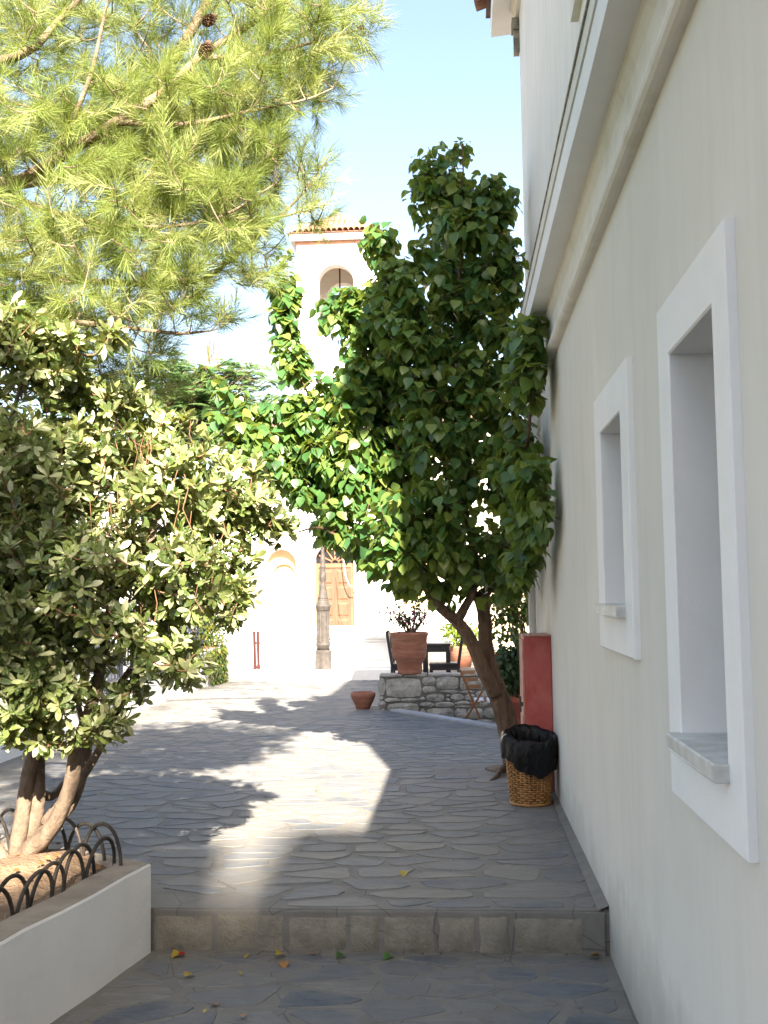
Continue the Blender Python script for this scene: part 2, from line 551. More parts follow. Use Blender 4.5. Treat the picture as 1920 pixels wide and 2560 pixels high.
M['pink'] = mat_leaf('magenta_bract', [(0.4, 0.02, 0.2), (0.55, 0.05, 0.3)], (0.55, 0.04, 0.3), 0.35)
M['rose'] = mat_leaf('pink_petal', [(0.6, 0.2, 0.25), (0.7, 0.3, 0.34)], (0.6, 0.2, 0.25), 0.3)
M['yellowleaf'] = mat_leaf('yellow_leaf', [(0.4, 0.27, 0.03), (0.48, 0.36, 0.06)], (0.4, 0.3, 0.03), 0.2)
M['brownleaf'] = mat_leaf('brown_leaf', [(0.24, 0.11, 0.03), (0.34, 0.17, 0.05)], (0.25, 0.1, 0.02), 0.15)
M['redleaf'] = mat_leaf('red_leaf', [(0.36, 0.02, 0.02), (0.4, 0.03, 0.03)], (0.4, 0.02, 0.02), 0.2)


# ------------------------------------------------------------------ ground and paving
def prism(poly, z0, z1):
    n = len(poly)
    v = [(x, y, z1) for x, y in poly] + [(x, y, z0) for x, y in poly]
    f = [tuple(range(n)), tuple(range(2 * n - 1, n - 1, -1))]
    f += [(i, i + n, (i + 1) % n + n, (i + 1) % n) for i in range(n)]
    return MB().add(v, f)


STEP_Y = 4.90
KA, KB = (-0.83, 12.95), (0.95, 10.39)      # kerb line
gr = MB().add([(-600, -600, -0.42), (600, -600, -0.42), (600, 900, -0.42), (-600, 900, -0.42)], [(0, 1, 2, 3)])
setp(part('ground', gr, M['dirt']), kind='structure')
up_poly = [(-4.3, STEP_Y), (1.0, STEP_Y), KB, KA, (-1.0, 13.2), (-1.0, 13.35), (14, 13.35), (14, 60), (-30, 60), (-30, 17.7), (-4.3, 17.7)]
upper = setp(part('upper_pavement', prism(up_poly, -0.42, 0.0), M['mortar']), 'slate paved lane above the step running to the church', kind='structure')
lower = setp(part('lower_pavement', prism([(-6, -8), (1.0, -8), (1.0, STEP_Y), (-6, STEP_Y)], -0.42, -0.19), M['mortar']), 'slate paving below the step', kind='structure')
patio = setp(part('patio', prism([(-1.0, 13.35), KA, KB, (14, 9.9), (14, 13.35)], -0.42, -0.15), M['mortar']), 'sunken corner beside the rubble wall', kind='structure')
garden = setp(part('garden_soil', prism([(-30, 4.9), (-4.3, 4.9), (-4.3, 17.7), (-30, 17.7)], -0.42, -0.02), M['dirt']), 'shaded soil behind the white wall', kind='structure')


def clip_poly(poly, a, b):
    """keep the side of the polygon nearer to a than b"""
    mx, my = (a[0] + b[0]) / 2, (a[1] + b[1]) / 2
    nx, ny = b[0] - a[0], b[1] - a[1]
    out = []
    n = len(poly)
    for i in range(n):
        p, q = poly[i], poly[(i + 1) % n]
        dp = (p[0] - mx) * nx + (p[1] - my) * ny
        dq = (q[0] - mx) * nx + (q[1] - my) * ny
        if dp <= 0: out.append(p)
        if dp * dq < 0:
            s = dp / (dp - dq)
            out.append((p[0] + (q[0] - p[0]) * s, p[1] + (q[1] - p[1]) * s))
    return out


def flagstones(x0, x1, y0, y1, sx, sy, z, parent, keep, n_obj, clips=()):
    """irregular flags: cells of jittered seeds, joints sunk between them"""
    seeds = []
    j = 0
    y = y0 + sy / 2
    while y < y1:
        x = x0 + sx * (0.25 if j % 2 else 0.75)
        while x < x1:
            if random.random() > 0.12:
                seeds.append((x + random.uniform(-.46, .46) * sx, y + random.uniform(-.42, .42) * sy))
            x += sx
        y += sy; j += 1
    S = np.array(seeds)
    k = sx / sy
    T = S * [1, k]
    stones = []
    for i in range(len(T)):
        d = np.sum((T - T[i]) ** 2, 1)
        nb = np.argsort(d)[1:18]
        poly = [(x0, y0 * k), (x1, y0 * k), (x1, y1 * k), (x0, y1 * k)]
        for q in nb:
            poly = clip_poly(poly, T[i], T[q])
            if len(poly) < 3: break
        if len(poly) < 3: continue
        P = np.array(poly) / [1, k]
        # drop near-duplicate corners
        keepi = [q for q in range(len(P)) if np.linalg.norm(P[q] - P[q - 1]) > 0.02]
        P = P[keepi]
        if len(P) < 3: continue
        c = P.mean(0)
        if clips:
            pl_ = [tuple(p) for p in P]
            for (nx_, ny_, c_) in clips:
                out = []
                for q in range(len(pl_)):
                    p0, p1 = pl_[q], pl_[(q + 1) % len(pl_)]
                    s0, s1 = nx_ * p0[0] + ny_ * p0[1] - c_, nx_ * p1[0] + ny_ * p1[1] - c_
                    if s0 <= 0: out.append(p0)
                    if s0 * s1 < 0:
                        t_ = s0 / (s0 - s1); out.append((p0[0] + (p1[0] - p0[0]) * t_, p0[1] + (p1[1] - p0[1]) * t_))
                pl_ = out
                if len(pl_) < 3: break
            if len(pl_) < 3: continue
            P = np.array(pl_); c = P.mean(0)
        if not all(keep(*p) for p in P): continue
        r = np.linalg.norm(P - c, axis=1).mean()
        if r < 0.05: continue
        g = random.uniform(0.012, 0.030)
        # round corners: cut each corner
        Q = []
        for q in range(len(P)):
            a, b_, d_ = P[q - 1], P[q], P[(q + 1) % len(P)]
            u = random.uniform(.14, .26)
            Q.append(b_ + (a - b_) * u); Q.append(b_ + (d_ - b_) * u)
        Q = np.array(Q)
        dirs = Q - c
        L = np.linalg.norm(dirs, axis=1, keepdims=True)
        Q = c + dirs * (1 - g / np.maximum(L, .04)) + rng.normal(0, .004, Q.shape)
        top = c + (Q - c) * (1 - 0.010 / np.maximum(L, .04))
        n = len(Q)
        h = random.uniform(.0015, .0042)
        tilt = rng.normal(0, .003, 2)
        zt = z + h + (top - c) @ tilt
        zt = np.maximum(zt, z + 0.002)
        v = [(*Q[q], z - .01) for q in range(n)] + [(*top[q], zt[q]) for q in range(n)]
        f = [tuple(range(n, 2 * n))] + [(q, (q + 1) % n, n + (q + 1) % n, n + q) for q in range(n)]
        pr = project(np.array([*c, z]))
        area = r * r / pr[2] ** 3
        vis = -20 < pr[0] < 1680 and -20 < pr[1] < 2240
        stones.append((area if vis else 0, v, f, random.random()))
    stones.sort(key=lambda s: -s[0])
    for a, v, f, tn in stones[:n_obj]:
        me = raw_mesh('paving_stone', v, f, M['paving'], False, tn)
        link('paving_stone', me, parent)
    mb = MB(); tint = []
    for a, v, f, tn in stones[n_obj:]:
        mb.add(v, f); tint += [tn] * len(v)
    if mb.v:
        o = link('paving_stones', raw_mesh('paving_stones', mb.v, mb.f, M['paving'], False, np.array(tint)), parent)
        o['kind'] = 'stuff'


def keep_up(x, y):
    if x > 0.605 and y < 9.2: return False
    if x < -1.40 and y < 5.0 + 0.0: return False
    if x < -1.3 and y < 5.05 - (x + 1.41) * 0.62 and y < 5.9 and x > -2.45: return False
    if x < -2.3 and y < 6.0: return False
    if x < -3.72 and y < 17.6: return False
    cr = (KB[0] - KA[0]) * (y - KA[1]) - (KB[1] - KA[1]) * (x - KA[0])
    if cr > -0.05 and y < 13.4 and x > -1.0: return False
    if (x - .35) ** 2 + (y - 8.65) ** 2 < .3 ** 2: return False
    return True


flagstones(-4.2, 0.60, STEP_Y + 0.02, 9.0, 0.285, 0.175, 0.0, upper, keep_up, 240)
flagstones(-4.2, 0.60, 9.02, 20.0, 0.235, 0.155, 0.0, upper, keep_up, 60)


def keep_low(x, y):
    return x < 0.61 and x > -1.42 + (y - STEP_Y) * 0.183


flagstones(-2.0, 0.60, 2.6, STEP_Y - 0.03, 0.27, 0.18, -0.19, lower, keep_low, 120, [(-1, .183, 1.385 + .183 * STEP_Y)])

# the step: a riser of pale stones under a mortar nosing
step = setp(part('step', MB().box(-1.40, 0.605, STEP_Y - 0.016, STEP_Y + 0.02, -0.30, -0.004, 0.006), M['mortar']), 'low stone step across the lane', kind='structure')
xs = [-1.395, -1.12, -0.80, -0.52, -0.37, -0.13, 0.05, 0.20, 0.52, 0.598]
for i in range(len(xs) - 1):
    x0, x1 = xs[i] + .012, xs[i + 1] - .014
    z0, z1 = -0.185 + random.uniform(0, .012), -0.022 - random.uniform(0, .012)
    if i == 8: continue
    bm = bmesh.new()
    nx, nz = 5, 3
    g = [[bm.verts.new((x0 + (x1 - x0) * a / nx + random.uniform(-.006, .006), STEP_Y - 0.016 - (0.014 + random.uniform(-.003, .006)) * (1 if 0 < a < nx and 0 < c < nz else 0.1), z0 + (z1 - z0) * c / nz + random.uniform(-.004, .004))) for c in range(nz + 1)] for a in range(nx + 1)]
    for a in range(nx):
        for c in range(nz): bm.faces.new((g[a][c], g[a + 1][c], g[a + 1][c + 1], g[a][c + 1]))
    part('riser_stone', MB().bm(bm), M['riser'], step, smooth=True)

# kerb and the stone edging along the house wall
ka, kb = Vector((*KA, 0)), Vector((*KB, 0))
kd = (kb - ka).normalized(); kn = Vector((kd.y, -kd.x, 0))
kv = [(p + kn * o_) for p in (ka, kb) for o_ in (-0.12, 0.03)]
kp = [(kv[0].x, kv[0].y), (kv[1].x, kv[1].y), (kv[3].x, kv[3].y), (kv[2].x, kv[2].y)]
kerb = setp(part('kerb', prism(kp[::-1], -0.3, 0.022), M['kerb']), 'smooth grey kerb beside the rubble wall', kind='structure')
strip = MB().add([(0.575, STEP_Y - .01, 0.004), (0.64, STEP_Y - .01, 0.004), (0.64, 9.1, 0.012), (0.592, 9.1, 0.012), (0.64, STEP_Y - .01, .03), (0.64, 9.1, .03)], [(0, 1, 2, 3), (0, 4, 5, 3)])
setp(part('gutter_strip', strip, M['mortar']), 'mortar fillet along the foot of the house wall', kind='structure')

# ------------------------------------------------------------------ the house on the right
WX = 0.625            # wall face
HY0, HY1 = -7.0, 9.05
house = thing('plastered_house', 'tall cream plastered house with white framed windows lining the lane', 'house', (1.5, 3.0, 0))
WIN = [(2.40, 3.22, 0.816, 2.224, 2.535, 3.065, 1.0, 2.062), (3.835, 4.745, 1.157, 2.224, 4.0, 4.575, 1.34, 2.058)]
FX = WX - 0.026
wall = MB()
edges = [HY0, WIN[0][4], WIN[0][5], WIN[1][4], WIN[1][5], HY1]
ZB, ZT = -0.5, 3.18
for i in range(5):
    ya, yb = edges[i], edges[i + 1]
    spans = [(ZB, ZT)]
    if i == 1: spans = [(ZB, WIN[0][6]), (WIN[0][7], ZT)]
    if i == 3: spans = [(ZB, WIN[1][6]), (WIN[1][7], ZT)]
    for za, zb in spans:
        wall.add([(WX, ya, za), (WX, yb, za), (WX, yb, zb), (WX, ya, zb)], [(0, 3, 2, 1)])
wall.add([(WX, HY1, ZB), (5.5, HY1, ZB), (5.5, HY1, ZT), (WX, HY1, ZT)], [(0, 1, 2, 3)][::1])
wall.add([(WX, HY0, ZB), (5.5, HY0, ZB), (5.5, HY0, ZT), (WX, HY0, ZT)], [(0, 1, 2, 3)])
wall.add([(5.5, HY0, ZB), (5.5, HY1, ZB), (5.5, HY1, ZT), (5.5, HY0, ZT)], [(0, 1, 2, 3)])
part('wall', wall, M['cream'], house)
for wi, (y0, y1, z0, z1, a0, a1, b0, b1) in enumerate(WIN):
    fr = MB()
    o4 = [(y0, z0), (y1, z0), (y1, z1), (y0, z1)]
    i4 = [(a0, b0), (a1, b0), (a1, b1), (a0, b1)]
    jt = lambda: random.uniform(-.003, .003)
    bv = 0.005
    ob = [(y0 + bv, z0 + bv), (y1 - bv, z0 + bv), (y1 - bv, z1 - bv), (y0 + bv, z1 - bv)]
    ib = [(a0 - bv, b0 - bv), (a1 + bv, b0 - bv), (a1 + bv, b1 + bv), (a0 - bv, b1 + bv)]
    v = [(WX + .004, y, z) for y, z in o4] + [(FX + bv, y, z) for y, z in o4] + [(FX, y + jt() * .4, z + jt() * .4) for y, z in ob] + [(FX, y, z) for y, z in ib] + [(FX + bv, y, z) for y, z in i4] + [(1.0, y, z) for y, z in i4]
    f = []
    for r in range(5):
        for k in range(4): f.append((r * 4 + k, r * 4 + (k + 1) % 4, r * 4 + 4 + (k + 1) % 4, r * 4 + 4 + k))
    fo = part('window_frame', fr.add(v, f), M['trim'], house)
    sb = MB().box(FX - 0.035, 0.93, a0 - 0.015, a1 + 0.015, b0 - 0.04, b0 + 0.004, 0.004)
    for i, q in enumerate(sb.v):
        if q[0] < FX: sb.v[i] = (q[0] + random.uniform(-.003, .003), q[1], q[2] + random.uniform(-.002, .002))
    part('window_sill', sb, M['marble'], house)
    wn = part('window', MB().box(0.93, 0.96, a0 + .0, a0 + .05, b0 + .01, b1).box(0.93, 0.96, a1 - .05, a1, b0 + .01, b1).box(.93, .96, a0 + .05, a1 - .05, b1 - .05, b1).box(.93, .96, a0 + .05, a1 - .05, b0 + .01, b0 + .06).box(.932, .958, (a0 + a1) / 2 - .02, (a0 + a1) / 2 + .02, b0 + .06, b1 - .05), M['shade'], house)
    part('pane', MB().box(.943, .949, a0 + .05, a1 - .05, b0 + .06, b1 - .05), M['glass'], wn)


def run(prof, y0, y1, closed=True):
    """profile in (x, z) swept along Y"""
    n = len(prof)
    seg = 24
    v = []
    for s in range(seg + 1):
        y = y0 + (y1 - y0) * s / seg
        j = random.uniform(-.0015, .0015)
        v += [(x + j, y, z) for x, z in prof]
    f = []
    for s in range(seg):
        for k in range(n if closed else n - 1):
            k2 = (k + 1) % n
            f.append((s * n + k, s * n + k2, (s + 1) * n + k2, (s + 1) * n + k))
    f += [tuple(range(n - 1, -1, -1)), tuple(seg * n + k for k in range(n))]
    return MB().add(v, f)


arc = [(0.60 - 0.028 * math.sin(a), 2.915 - 0.035 * math.cos(a)) for a in np.linspace(0.0, math.pi, 7)]
part('moulding', run([(WX + .02, 2.88)] + arc + [(0.602, 2.953), (0.602, 3.10), (0.585, 3.14), (0.582, 3.183), (WX + .02, 3.183)], HY0, HY1 + .03), M['trimcream'], house)
part('string_course', run([(0.70, 3.186), (0.482, 3.178), (0.480, 3.30), (0.4805, 3.301), (0.70, 3.301)], HY0, HY1 + .12), M['trim'], house)
part('cornice_band', run([(0.70, 3.3015), (0.472, 3.3035), (0.470, 3.372), (0.70, 3.372)], HY0, HY1 + .125), M['trimcream'], house)
part('ledge', run([(0.70, 3.3725), (0.464, 3.3725), (0.466, 3.394), (0.70, 3.43)], HY0, HY1 + .13), M['grime'], house)
UY0 = 3.0
UX = 0.60
uw = MB().box(UX, 5.4, UY0, HY1 - .002, 3.395, 6.60)
part('upper_wall', uw, M['upper'], house)
part('flat_roof', MB().box(0.705, 5.5, HY0 + .02, UY0 - .003, 3.30, 3.40), M['capping'], house)
# window surround on the upper floor
uf = MB()
for bx in ((4.05, 4.14, 4.05, 5.9), (4.82, 4.92, 4.05, 5.9), (4.14, 4.82, 5.75, 5.9), (4.14, 4.82, 4.05, 4.2)):
    uf.box(UX - .035, UX + .01, bx[0], bx[1] - .001, bx[2], bx[3])
fo = part('window_frame', uf, M['trimcream'], house)
part('pane', MB().box(UX - .005, UX + .005, 4.14, 4.819, 4.2, 5.75), M['glass'], fo)
# eave and tiles
part('eave', run([(UX + .02, 6.42), (0.375, 6.40), (0.37, 6.56), (UX + .02, 6.60)], UY0 - .35, HY1 + .42), M['trim'], house)
part('eave_moulding', run([(UX + .02, 6.33), (UX - .03, 6.34), (UX - .045, 6.38), (UX - .07, 6.398), (UX + .02, 6.398)], UY0, HY1 + .03), M['trimcream'], house)
part('gable_eave', MB().box(0.62, 5.6, HY1 + .002, HY1 + .40, 6.42, 6.58), M['trim'], house)
ridge = 3.05
rf = MB().add([(0.33, UY0 - .4, 6.60), (0.33, HY1 + .46, 6.60), (ridge, HY1 + .46, 7.5), (ridge, UY0 - .4, 7.5), (5.8, UY0 - .4, 6.6), (5.8, HY1 + .46, 6.6)], [(0, 1, 2, 3), (3, 2, 5, 4), (0, 3, 4), (1, 5, 2)])
roof = part('roof', rf, M['oldtile'], house)


def half_pipe(a, b, r, seg=8, th=0.012):
    a, b = Vector(a), Vector(b)
    d = (b - a).normalized(); side = d.cross(Vector((0, 0, 1))).normalized(); up = side.cross(d)
    v = []
    for p, rr in ((a, r), (b, r * .85)):
        for q in (rr, rr - th):
            for k in range(seg + 1):
                an = math.pi * k / seg
                v.append(p + side * (math.cos(an) * q) + up * (math.sin(an) * q))
    n = seg + 1
    f = []
    for k in range(seg):
        f += [(k, k + 1, 2 * n + k + 1, 2 * n + k), (n + k, 3 * n + k, 3 * n + k + 1, n + k + 1), (k, n + k, n + k + 1, k + 1)]
    return MB().add(v, f)


y = UY0 - .3
while y < HY1 + .45:
    e = random.uniform(-.015, .015)
    part('roof_tile', half_pipe((0.262 + e, y, 6.615), (0.262 + .9, y, 6.615 + .30), .085), M['tile'], roof, smooth=True)
    y += .195
# downpipe and rain head at the far corner
dp = part('downpipe', MB().tube([(0.585, 8.93, 0.0), (0.585, 8.93, 3.15)], .03, 10), M['trim'], house, smooth=True)
dp2 = part('rain_head', MB().box(0.535, 0.598, 9.0, 9.12, 6.22, 6.32).box(.55, .598, 9.02, 9.10, 6.02, 6.218), M['grime'], house)
part('corner_strip', MB().box(0.598, 0.65, HY1 + .003, HY1 + .05, -.3, 2.875), M['trim'], house)

# unseen tall house added behind the viewer, outline shaped to shade the lower lane
nb = thing('shade_house', 'unseen tall house added behind the viewer to shade the lower lane', 'house', (8, -23, 0))
part('wall', MB().box(4.50, 20, -27, -20, -.42, 17.88), M['upper'], nb)
part('shade_wing', MB().box(-16, 4.495, -26, -20.02, -.42, 16.76), M['cream'], nb)
part('shade_stack', MB().box(3.66, 4.15, -22, -20.03, 16.7605, 17.72), M['cream'], nb)  # narrow block added to shade the paving beside the planter
nr = part('roof', MB().box(4.50, 20.3, -27.3, -20.0, 17.883, 17.93), M['oldtile'], nb)
for xw in (6, 9, 12, 15):
    for zw in (1.2, 4.4, 7.6, 10.8, 14.2):
        fo = part('window', MB().box(xw, xw + 1.1, -20.02, -19.985, zw, zw + 1.6), M['shade'], nb)

# ------------------------------------------------------------------ planter on the left
pl = thing('raised_planter', 'whitewashed raised planter beside the step with sandy soil', 'planter', (-2.6, 3.4, -.19))
pout = [(-1.41, 4.878), (-2.12, 1.0), (-4.6, 1.0), (-4.6, 5.8), (-2.5, 5.55)]
pin = [(-1.555, 4.84), (-2.25, 1.15), (-4.45, 1.15), (-4.45, 5.65), (-2.52, 5.40)]
SEG = 16
pout = [(pout[0][0] + (pout[1][0] - pout[0][0]) * i / SEG + (random.uniform(-.005, .005) if i else 0), pout[0][1] + (pout[1][1] - pout[0][1]) * i / SEG) for i in range(SEG)] + pout[1:]
pin = [(pin[0][0] + (pin[1][0] - pin[0][0]) * i / SEG + random.uniform(-.02, .012), pin[0][1] + (pin[1][1] - pin[0][1]) * i / SEG) for i in range(SEG)] + pin[1:]
n = len(pout)
zt, zs = 0.205, 0.165
zj = [random.uniform(-.007, .004) for _ in range(n)]
v = [(x, y, -.42) for x, y in pout] + [(x, y, zt - .010 + zj[i]) for i, (x, y) in enumerate(pout)]
cx_, cy_ = -3.0, 3.5
v += [(x + (cx_ - x) * .004, y + (cy_ - y) * .004, zt + zj[i]) for i, (x, y) in enumerate(pout)]
f = []
for i in range(n):
    k = (i + 1) % n
    f += [(i, k, n + k, n + i), (n + i, n + k, 2 * n + k, 2 * n + i)]
f = [tuple(reversed(q)) for q in f]
part('planter_wall', MB().add(v, f), M['white'], pl)
v = [(x + (cx_ - x) * .0041, y + (cy_ - y) * .0041, zt + .001 + zj[i]) for i, (x, y) in enumerate(pout)] + [(x, y, zt + random.uniform(-.004, .002)) for x, y in pin] + [(x, y, zs - .08) for x, y in pin]
f = []
for i in range(n):
    k = (i + 1) % n
    f += [(i, n + i, n + k, k), (n + i, 2 * n + i, 2 * n + k, n + k)]
part('planter_capping', MB().add(v, f), M['capping'], pl)
bm = bmesh.new()
bmesh.ops.create_grid(bm, x_segments=60, y_segments=80, size=1)
inner = [Vector((x, y)) for x, y in pin]
for q in bm.verts:
    x = -3.0 + q.co.x * 1.45; y = 3.4 + q.co.y * 2.25
    d = math.hypot(x + 1.96, y - 4.85)
    q.co = Vector((x, y, zs - .012 + .10 * math.exp(-(d / .35) ** 2) + .018 * math.sin(x * 9 + 1) * math.sin(y * 7) + random.uniform(-.008, .008)))
from mathutils.geometry import intersect_point_line


def inside_poly(x, y, poly):
    c = False
    for i in range(len(poly)):
        (x1, y1), (x2, y2) = poly[i - 1], poly[i]
        if (y1 > y) != (y2 > y) and x < (x2 - x1) * (y - y1) / (y2 - y1) + x1: c = not c
    return c


big = [(x + (x - cx_) * .03, y + (y - cy_) * .03) for x, y in pin]
bmesh.ops.delete(bm, geom=[q for q in bm.verts if not inside_poly(q.co.x, q.co.y, big)], context='VERTS')
part('soil', MB().bm(bm), M['soil'], pl, smooth=True)
kl = 170
lp_ = np.stack([rng.uniform(-2.5, -1.6, kl), rng.uniform(3.0, 5.1, kl), np.full(kl, zs + .012)], 1)
lp_[:, 0] -= np.maximum(0, 4.8 - lp_[:, 1]) * .18
dd_ = np.hypot(lp_[:, 0] + 1.96, lp_[:, 1] - 4.85)
lp_[:, 2] += .10 * np.exp(-(dd_ / .35) ** 2)
v, f = batch(SMALL_LEAF[0], SMALL_LEAF[1], frames(rng.normal(size=(kl, 3)) * [1, 1, .25], np.array([0, 0, 1.]) + rng.normal(0, .4, (kl, 3))), lp_, rng.uniform(.015, .045, kl))
setp(link('leaf_litter', raw_mesh('leaf_litter', v, f, M['brownleaf'], False, np.repeat(rng.random(kl), len(SMALL_LEAF[0])), ORIG[pl.name]), pl), kind='stuff')


def hoop_row(name, label, a, b, n, span, h, loc):
    root = thing(name, label, 'edging fence', (a[0], a[1], zt))
    a, b = Vector(a), Vector(b)
    d = (b - a) / max(n, 1)
    dn = d.normalized()
    for i in range(n):
        c = a + d * (i + .5)
        lean = Vector((random.uniform(-.02, .02), random.uniform(-.02, .02), 0))
        hh = h * random.uniform(.93, 1.07)
        pts = []
        for k in range(17):
            an = math.pi * k / 16
            ss = -math.cos(an) * span / 2
            zz = math.sin(an) ** .8 * hh if 0 < k < 16 else 0
            pts.append(Vector((c.x, c.y, zt - .055)) + dn * ss + Vector((0, 0, zz + .0)) + lean * (zz / hh) + kn_off(i, dn))
        pts = [pts[0] - Vector((0, 0, .05))] + pts + [pts[-1] - Vector((0, 0, .05))]
        part('hoop', MB().tube(pts, .0085, 8), M['iron'], root, smooth=True)
    return root


def kn_off(i, dn):
    nn = Vector((dn.y, -dn.x, 0))
    return nn * (.011 if i % 2 else -.011)


hoop_row('hoop_edging', 'low black hoop edging along the lane side of the planter', (-1.60, 4.80, 0), (-1.93, 3.05, 0), 14, .25, .185, None)
hoop_row('hoop_edging', 'low rusty hoop edging along the far side of the planter', (-1.58, 4.86, 0), (-2.46, 5.34, 0), 8, .25, .215, None)

# ------------------------------------------------------------------ shrub in the planter
S0 = (-1.96, 4.85, 0.16)
sh = thing('variegated_shrub', 'bushy variegated shrub with many stems in the raised planter', 'shrub', S0)


def limb(ctrl, n=6):
    """ctrl: (dx, dy, Y, radius) in view terms"""
    return smooth_pts([(*at(a, b_, c), r) for a, b_, c, r in ctrl], n)


STEMS = [
    [(35, 1890, 4.85, .052), (60, 1840, 4.84, .046), (110, 1790, 4.8, .038), (152, 1700, 4.78, .034), (165, 1620, 4.78, .031), (205, 1500, 4.8, .027), (235, 1350, 4.85, .02), (280, 1180, 4.9, .014), (300, 1000, 4.95, .009)],
    [(30, 1890, 4.88, .045), (45, 1780, 4.9, .036), (60, 1680, 4.95, .033), (85, 1560, 5.0, .03), (100, 1420, 5.0, .025), (110, 1200, 5.0, .018), (110, 950, 5.0, .01)],
    [(45, 1880, 4.9, .04), (80, 1750, 4.95, .033), (82, 1650, 5.0, .032), (80, 1560, 5.05, .029), (90, 1450, 5.1, .024), (60, 1200, 5.1, .016), (50, 900, 5.1, .009)],
    [(70, 1820, 4.9, .036), (150, 1740, 5.05, .03), (180, 1660, 5.1, .027), (205, 1560, 5.1, .022), (300, 1420, 5.1, .016), (390, 1280, 5.1, .011), (460, 1150, 5.1, .007)],
    [(95, 1780, 4.95, .028), (190, 1660, 5.0, .02), (260, 1530, 5.0, .017), (300, 1440, 5.0, .015), (350, 1360, 4.95, .011), (430, 1300, 4.9, .007)],
    [(20, 1880, 4.8, .04), (-40, 1780, 4.75, .034), (-90, 1600, 4.7, .028), (-60, 1300, 4.7, .02), (0, 1000, 4.7, .012), (60, 780, 4.6, .007)],
    [(60, 1700, 4.95, .03), (120, 1715, 5.1, .02), (180, 1600, 5.2, .016), (150, 1450, 5.2, .012)],
]
sk = []
for i, s in enumerate(STEMS):
    q = limb(s)
    part('stem', MB().tube(q[:, :3], q[:, 3], 9, .06), M['greybark'], sh, smooth=True)
    sk.append(q)
SK = np.concatenate(sk)


def shoots(clusters, skeleton, per_area, seed, xmax=None):
    """woody shoots that fill the crown, each growing from the nearest wood already there"""
    r = np.random.default_rng(seed)
    pts, meta = [], []
    for (dx, dy, Y, rxp, ryp, rd) in clusters:
        k = 1920 / 1659 * Y / FPX
        c = at(dx, dy, Y)
        rr = np.array([rxp * k, rd, ryp * k])
        nn = max(4, int(per_area * rxp * ryp / 1000))
        for _ in range(nn):
            d = norm(r.normal(size=3)) * (r.random() ** .40)
            p = c + d * rr
            if xmax is not None and p[0] > xmax and p[1] < 9.1: continue
            pts.append(p); meta.append((c, rr))
    pts = np.array(pts)
    sk = np.empty((len(skeleton) + 4 * len(pts), 3)); ns = len(skeleton); sk[:ns] = skeleton[:, :3]
    d0 = np.array([np.min(np.linalg.norm(sk[:ns] - p, axis=1)) for p in pts])
    out = []
    for i in np.argsort(d0 + r.random(len(pts)) * .15):
        p = pts[i]
        q = sk[:ns]
        dist = np.linalg.norm(q - p, axis=1) + np.maximum(0, q[:, 2] - p[2] + .04) * .8
        b = q[np.argmin(dist)]
        L = np.linalg.norm(p - b)
        m_ = (b + p) / 2 + np.array([0, 0, -.10 * L]) + r.normal(0, .06, 3) * L
        for t_ in (.4, .7, 1.0):
            sk[ns] = (1 - t_) ** 2 * b + 2 * t_ * (1 - t_) * m_ + t_ * t_ * p; ns += 1
        out.append((b, m_, p, *meta[i]))
    return out


SH_CL = [
    (390, 1070, 4.9, 175, 150, .45), (230, 930, 4.9, 130, 90, .4), (85, 750, 4.55, 120, 80, .3), (230, 735, 4.55, 50, 25, .12), (30, 700, 4.5, 60, 40, .2), (100, 1010, 4.7, 150, 130, .45),
    (160, 1240, 4.7, 190, 160, .5), (410, 1230, 4.75, 150, 110, .4), (520, 1100, 4.95, 90, 70, .25), (590, 1130, 5.0, 45, 25, .12), (330, 1370, 4.7, 110, 80, .35), (400, 1430, 4.7, 45, 50, .2),
    (110, 1420, 4.75, 130, 110, .45), (240, 1540, 4.75, 40, 45, .15), (500, 1290, 4.85, 55, 50, .2), (0, 1250, 4.6, 120, 250, .5), (300, 1480, 4.75, 40, 40, .15), (30, 1540, 4.7, 40, 60, .2), (-60, 950, 4.8, 100, 250, .4),
    (390, 920, 5.0, 60, 30, .2), (300, 860, 4.95, 50, 30, .2), (70, 1560, 4.62, 80, 60, .25), (215, 1585, 4.7, 50, 35, .15), (10, 1500, 4.6, 60, 90, .25), (130, 1490, 4.6, 60, 60, .25), (600, 1135, 5.0, 50, 28, .12), (560, 1020, 5.0, 30, 30, .12), (130, 830, 4.75, 110, 60, .3)]
tw = MB()
ros_p, ros_d = [], []
for (b, m_, p, c, rr) in shoots(SH_CL, SK, 8.5, 11):
    pts = smooth_pts([b, m_, p], 3)
    tw.tube(pts, np.linspace(.003 + .009 * np.linalg.norm(p - b), .0025, len(pts)), 4, cap=False)
    out = norm((p - c) / rr)
    d = norm(norm(p - m_) + out * .7 + np.array([0.1, -.25, .25]) + rng.normal(0, .3, 3))
    ros_p.append(p); ros_d.append(d)
    if random.random() < .6:
        ros_p.append(p - d * .06 + rng.normal(0, .015, 3)); ros_d.append(norm(d + rng.normal(0, .25, 3)))
part('twigs', tw, M['twig'], sh, kind='stuff')
P_, A_, Nn_, S_ = [], [], [], []
for p, d in zip(ros_p, ros_d):
    nl = random.randint(6, 9)
    e1 = norm(np.cross(d, [0.3, .2, 1]))
    e2 = np.cross(d, e1)
    ph = random.random() * 6.28
    for k in range(nl):
        a = ph + k * 2.4
        rad = e1 * math.cos(a) + e2 * math.sin(a)
        op = random.uniform(.45, 1.25)
        ax = d * math.cos(op) + rad * math.sin(op) + np.array([0, 0, -.12])
        P_.append(p - d * random.uniform(0, .03)); A_.append(ax); Nn_.append(d * math.sin(op) - rad * math.cos(op) + rng.normal(0, .15, 3)); S_.append(random.uniform(.05, .086))
P_, A_, Nn_, S_ = map(np.array, (P_, A_, Nn_, S_))
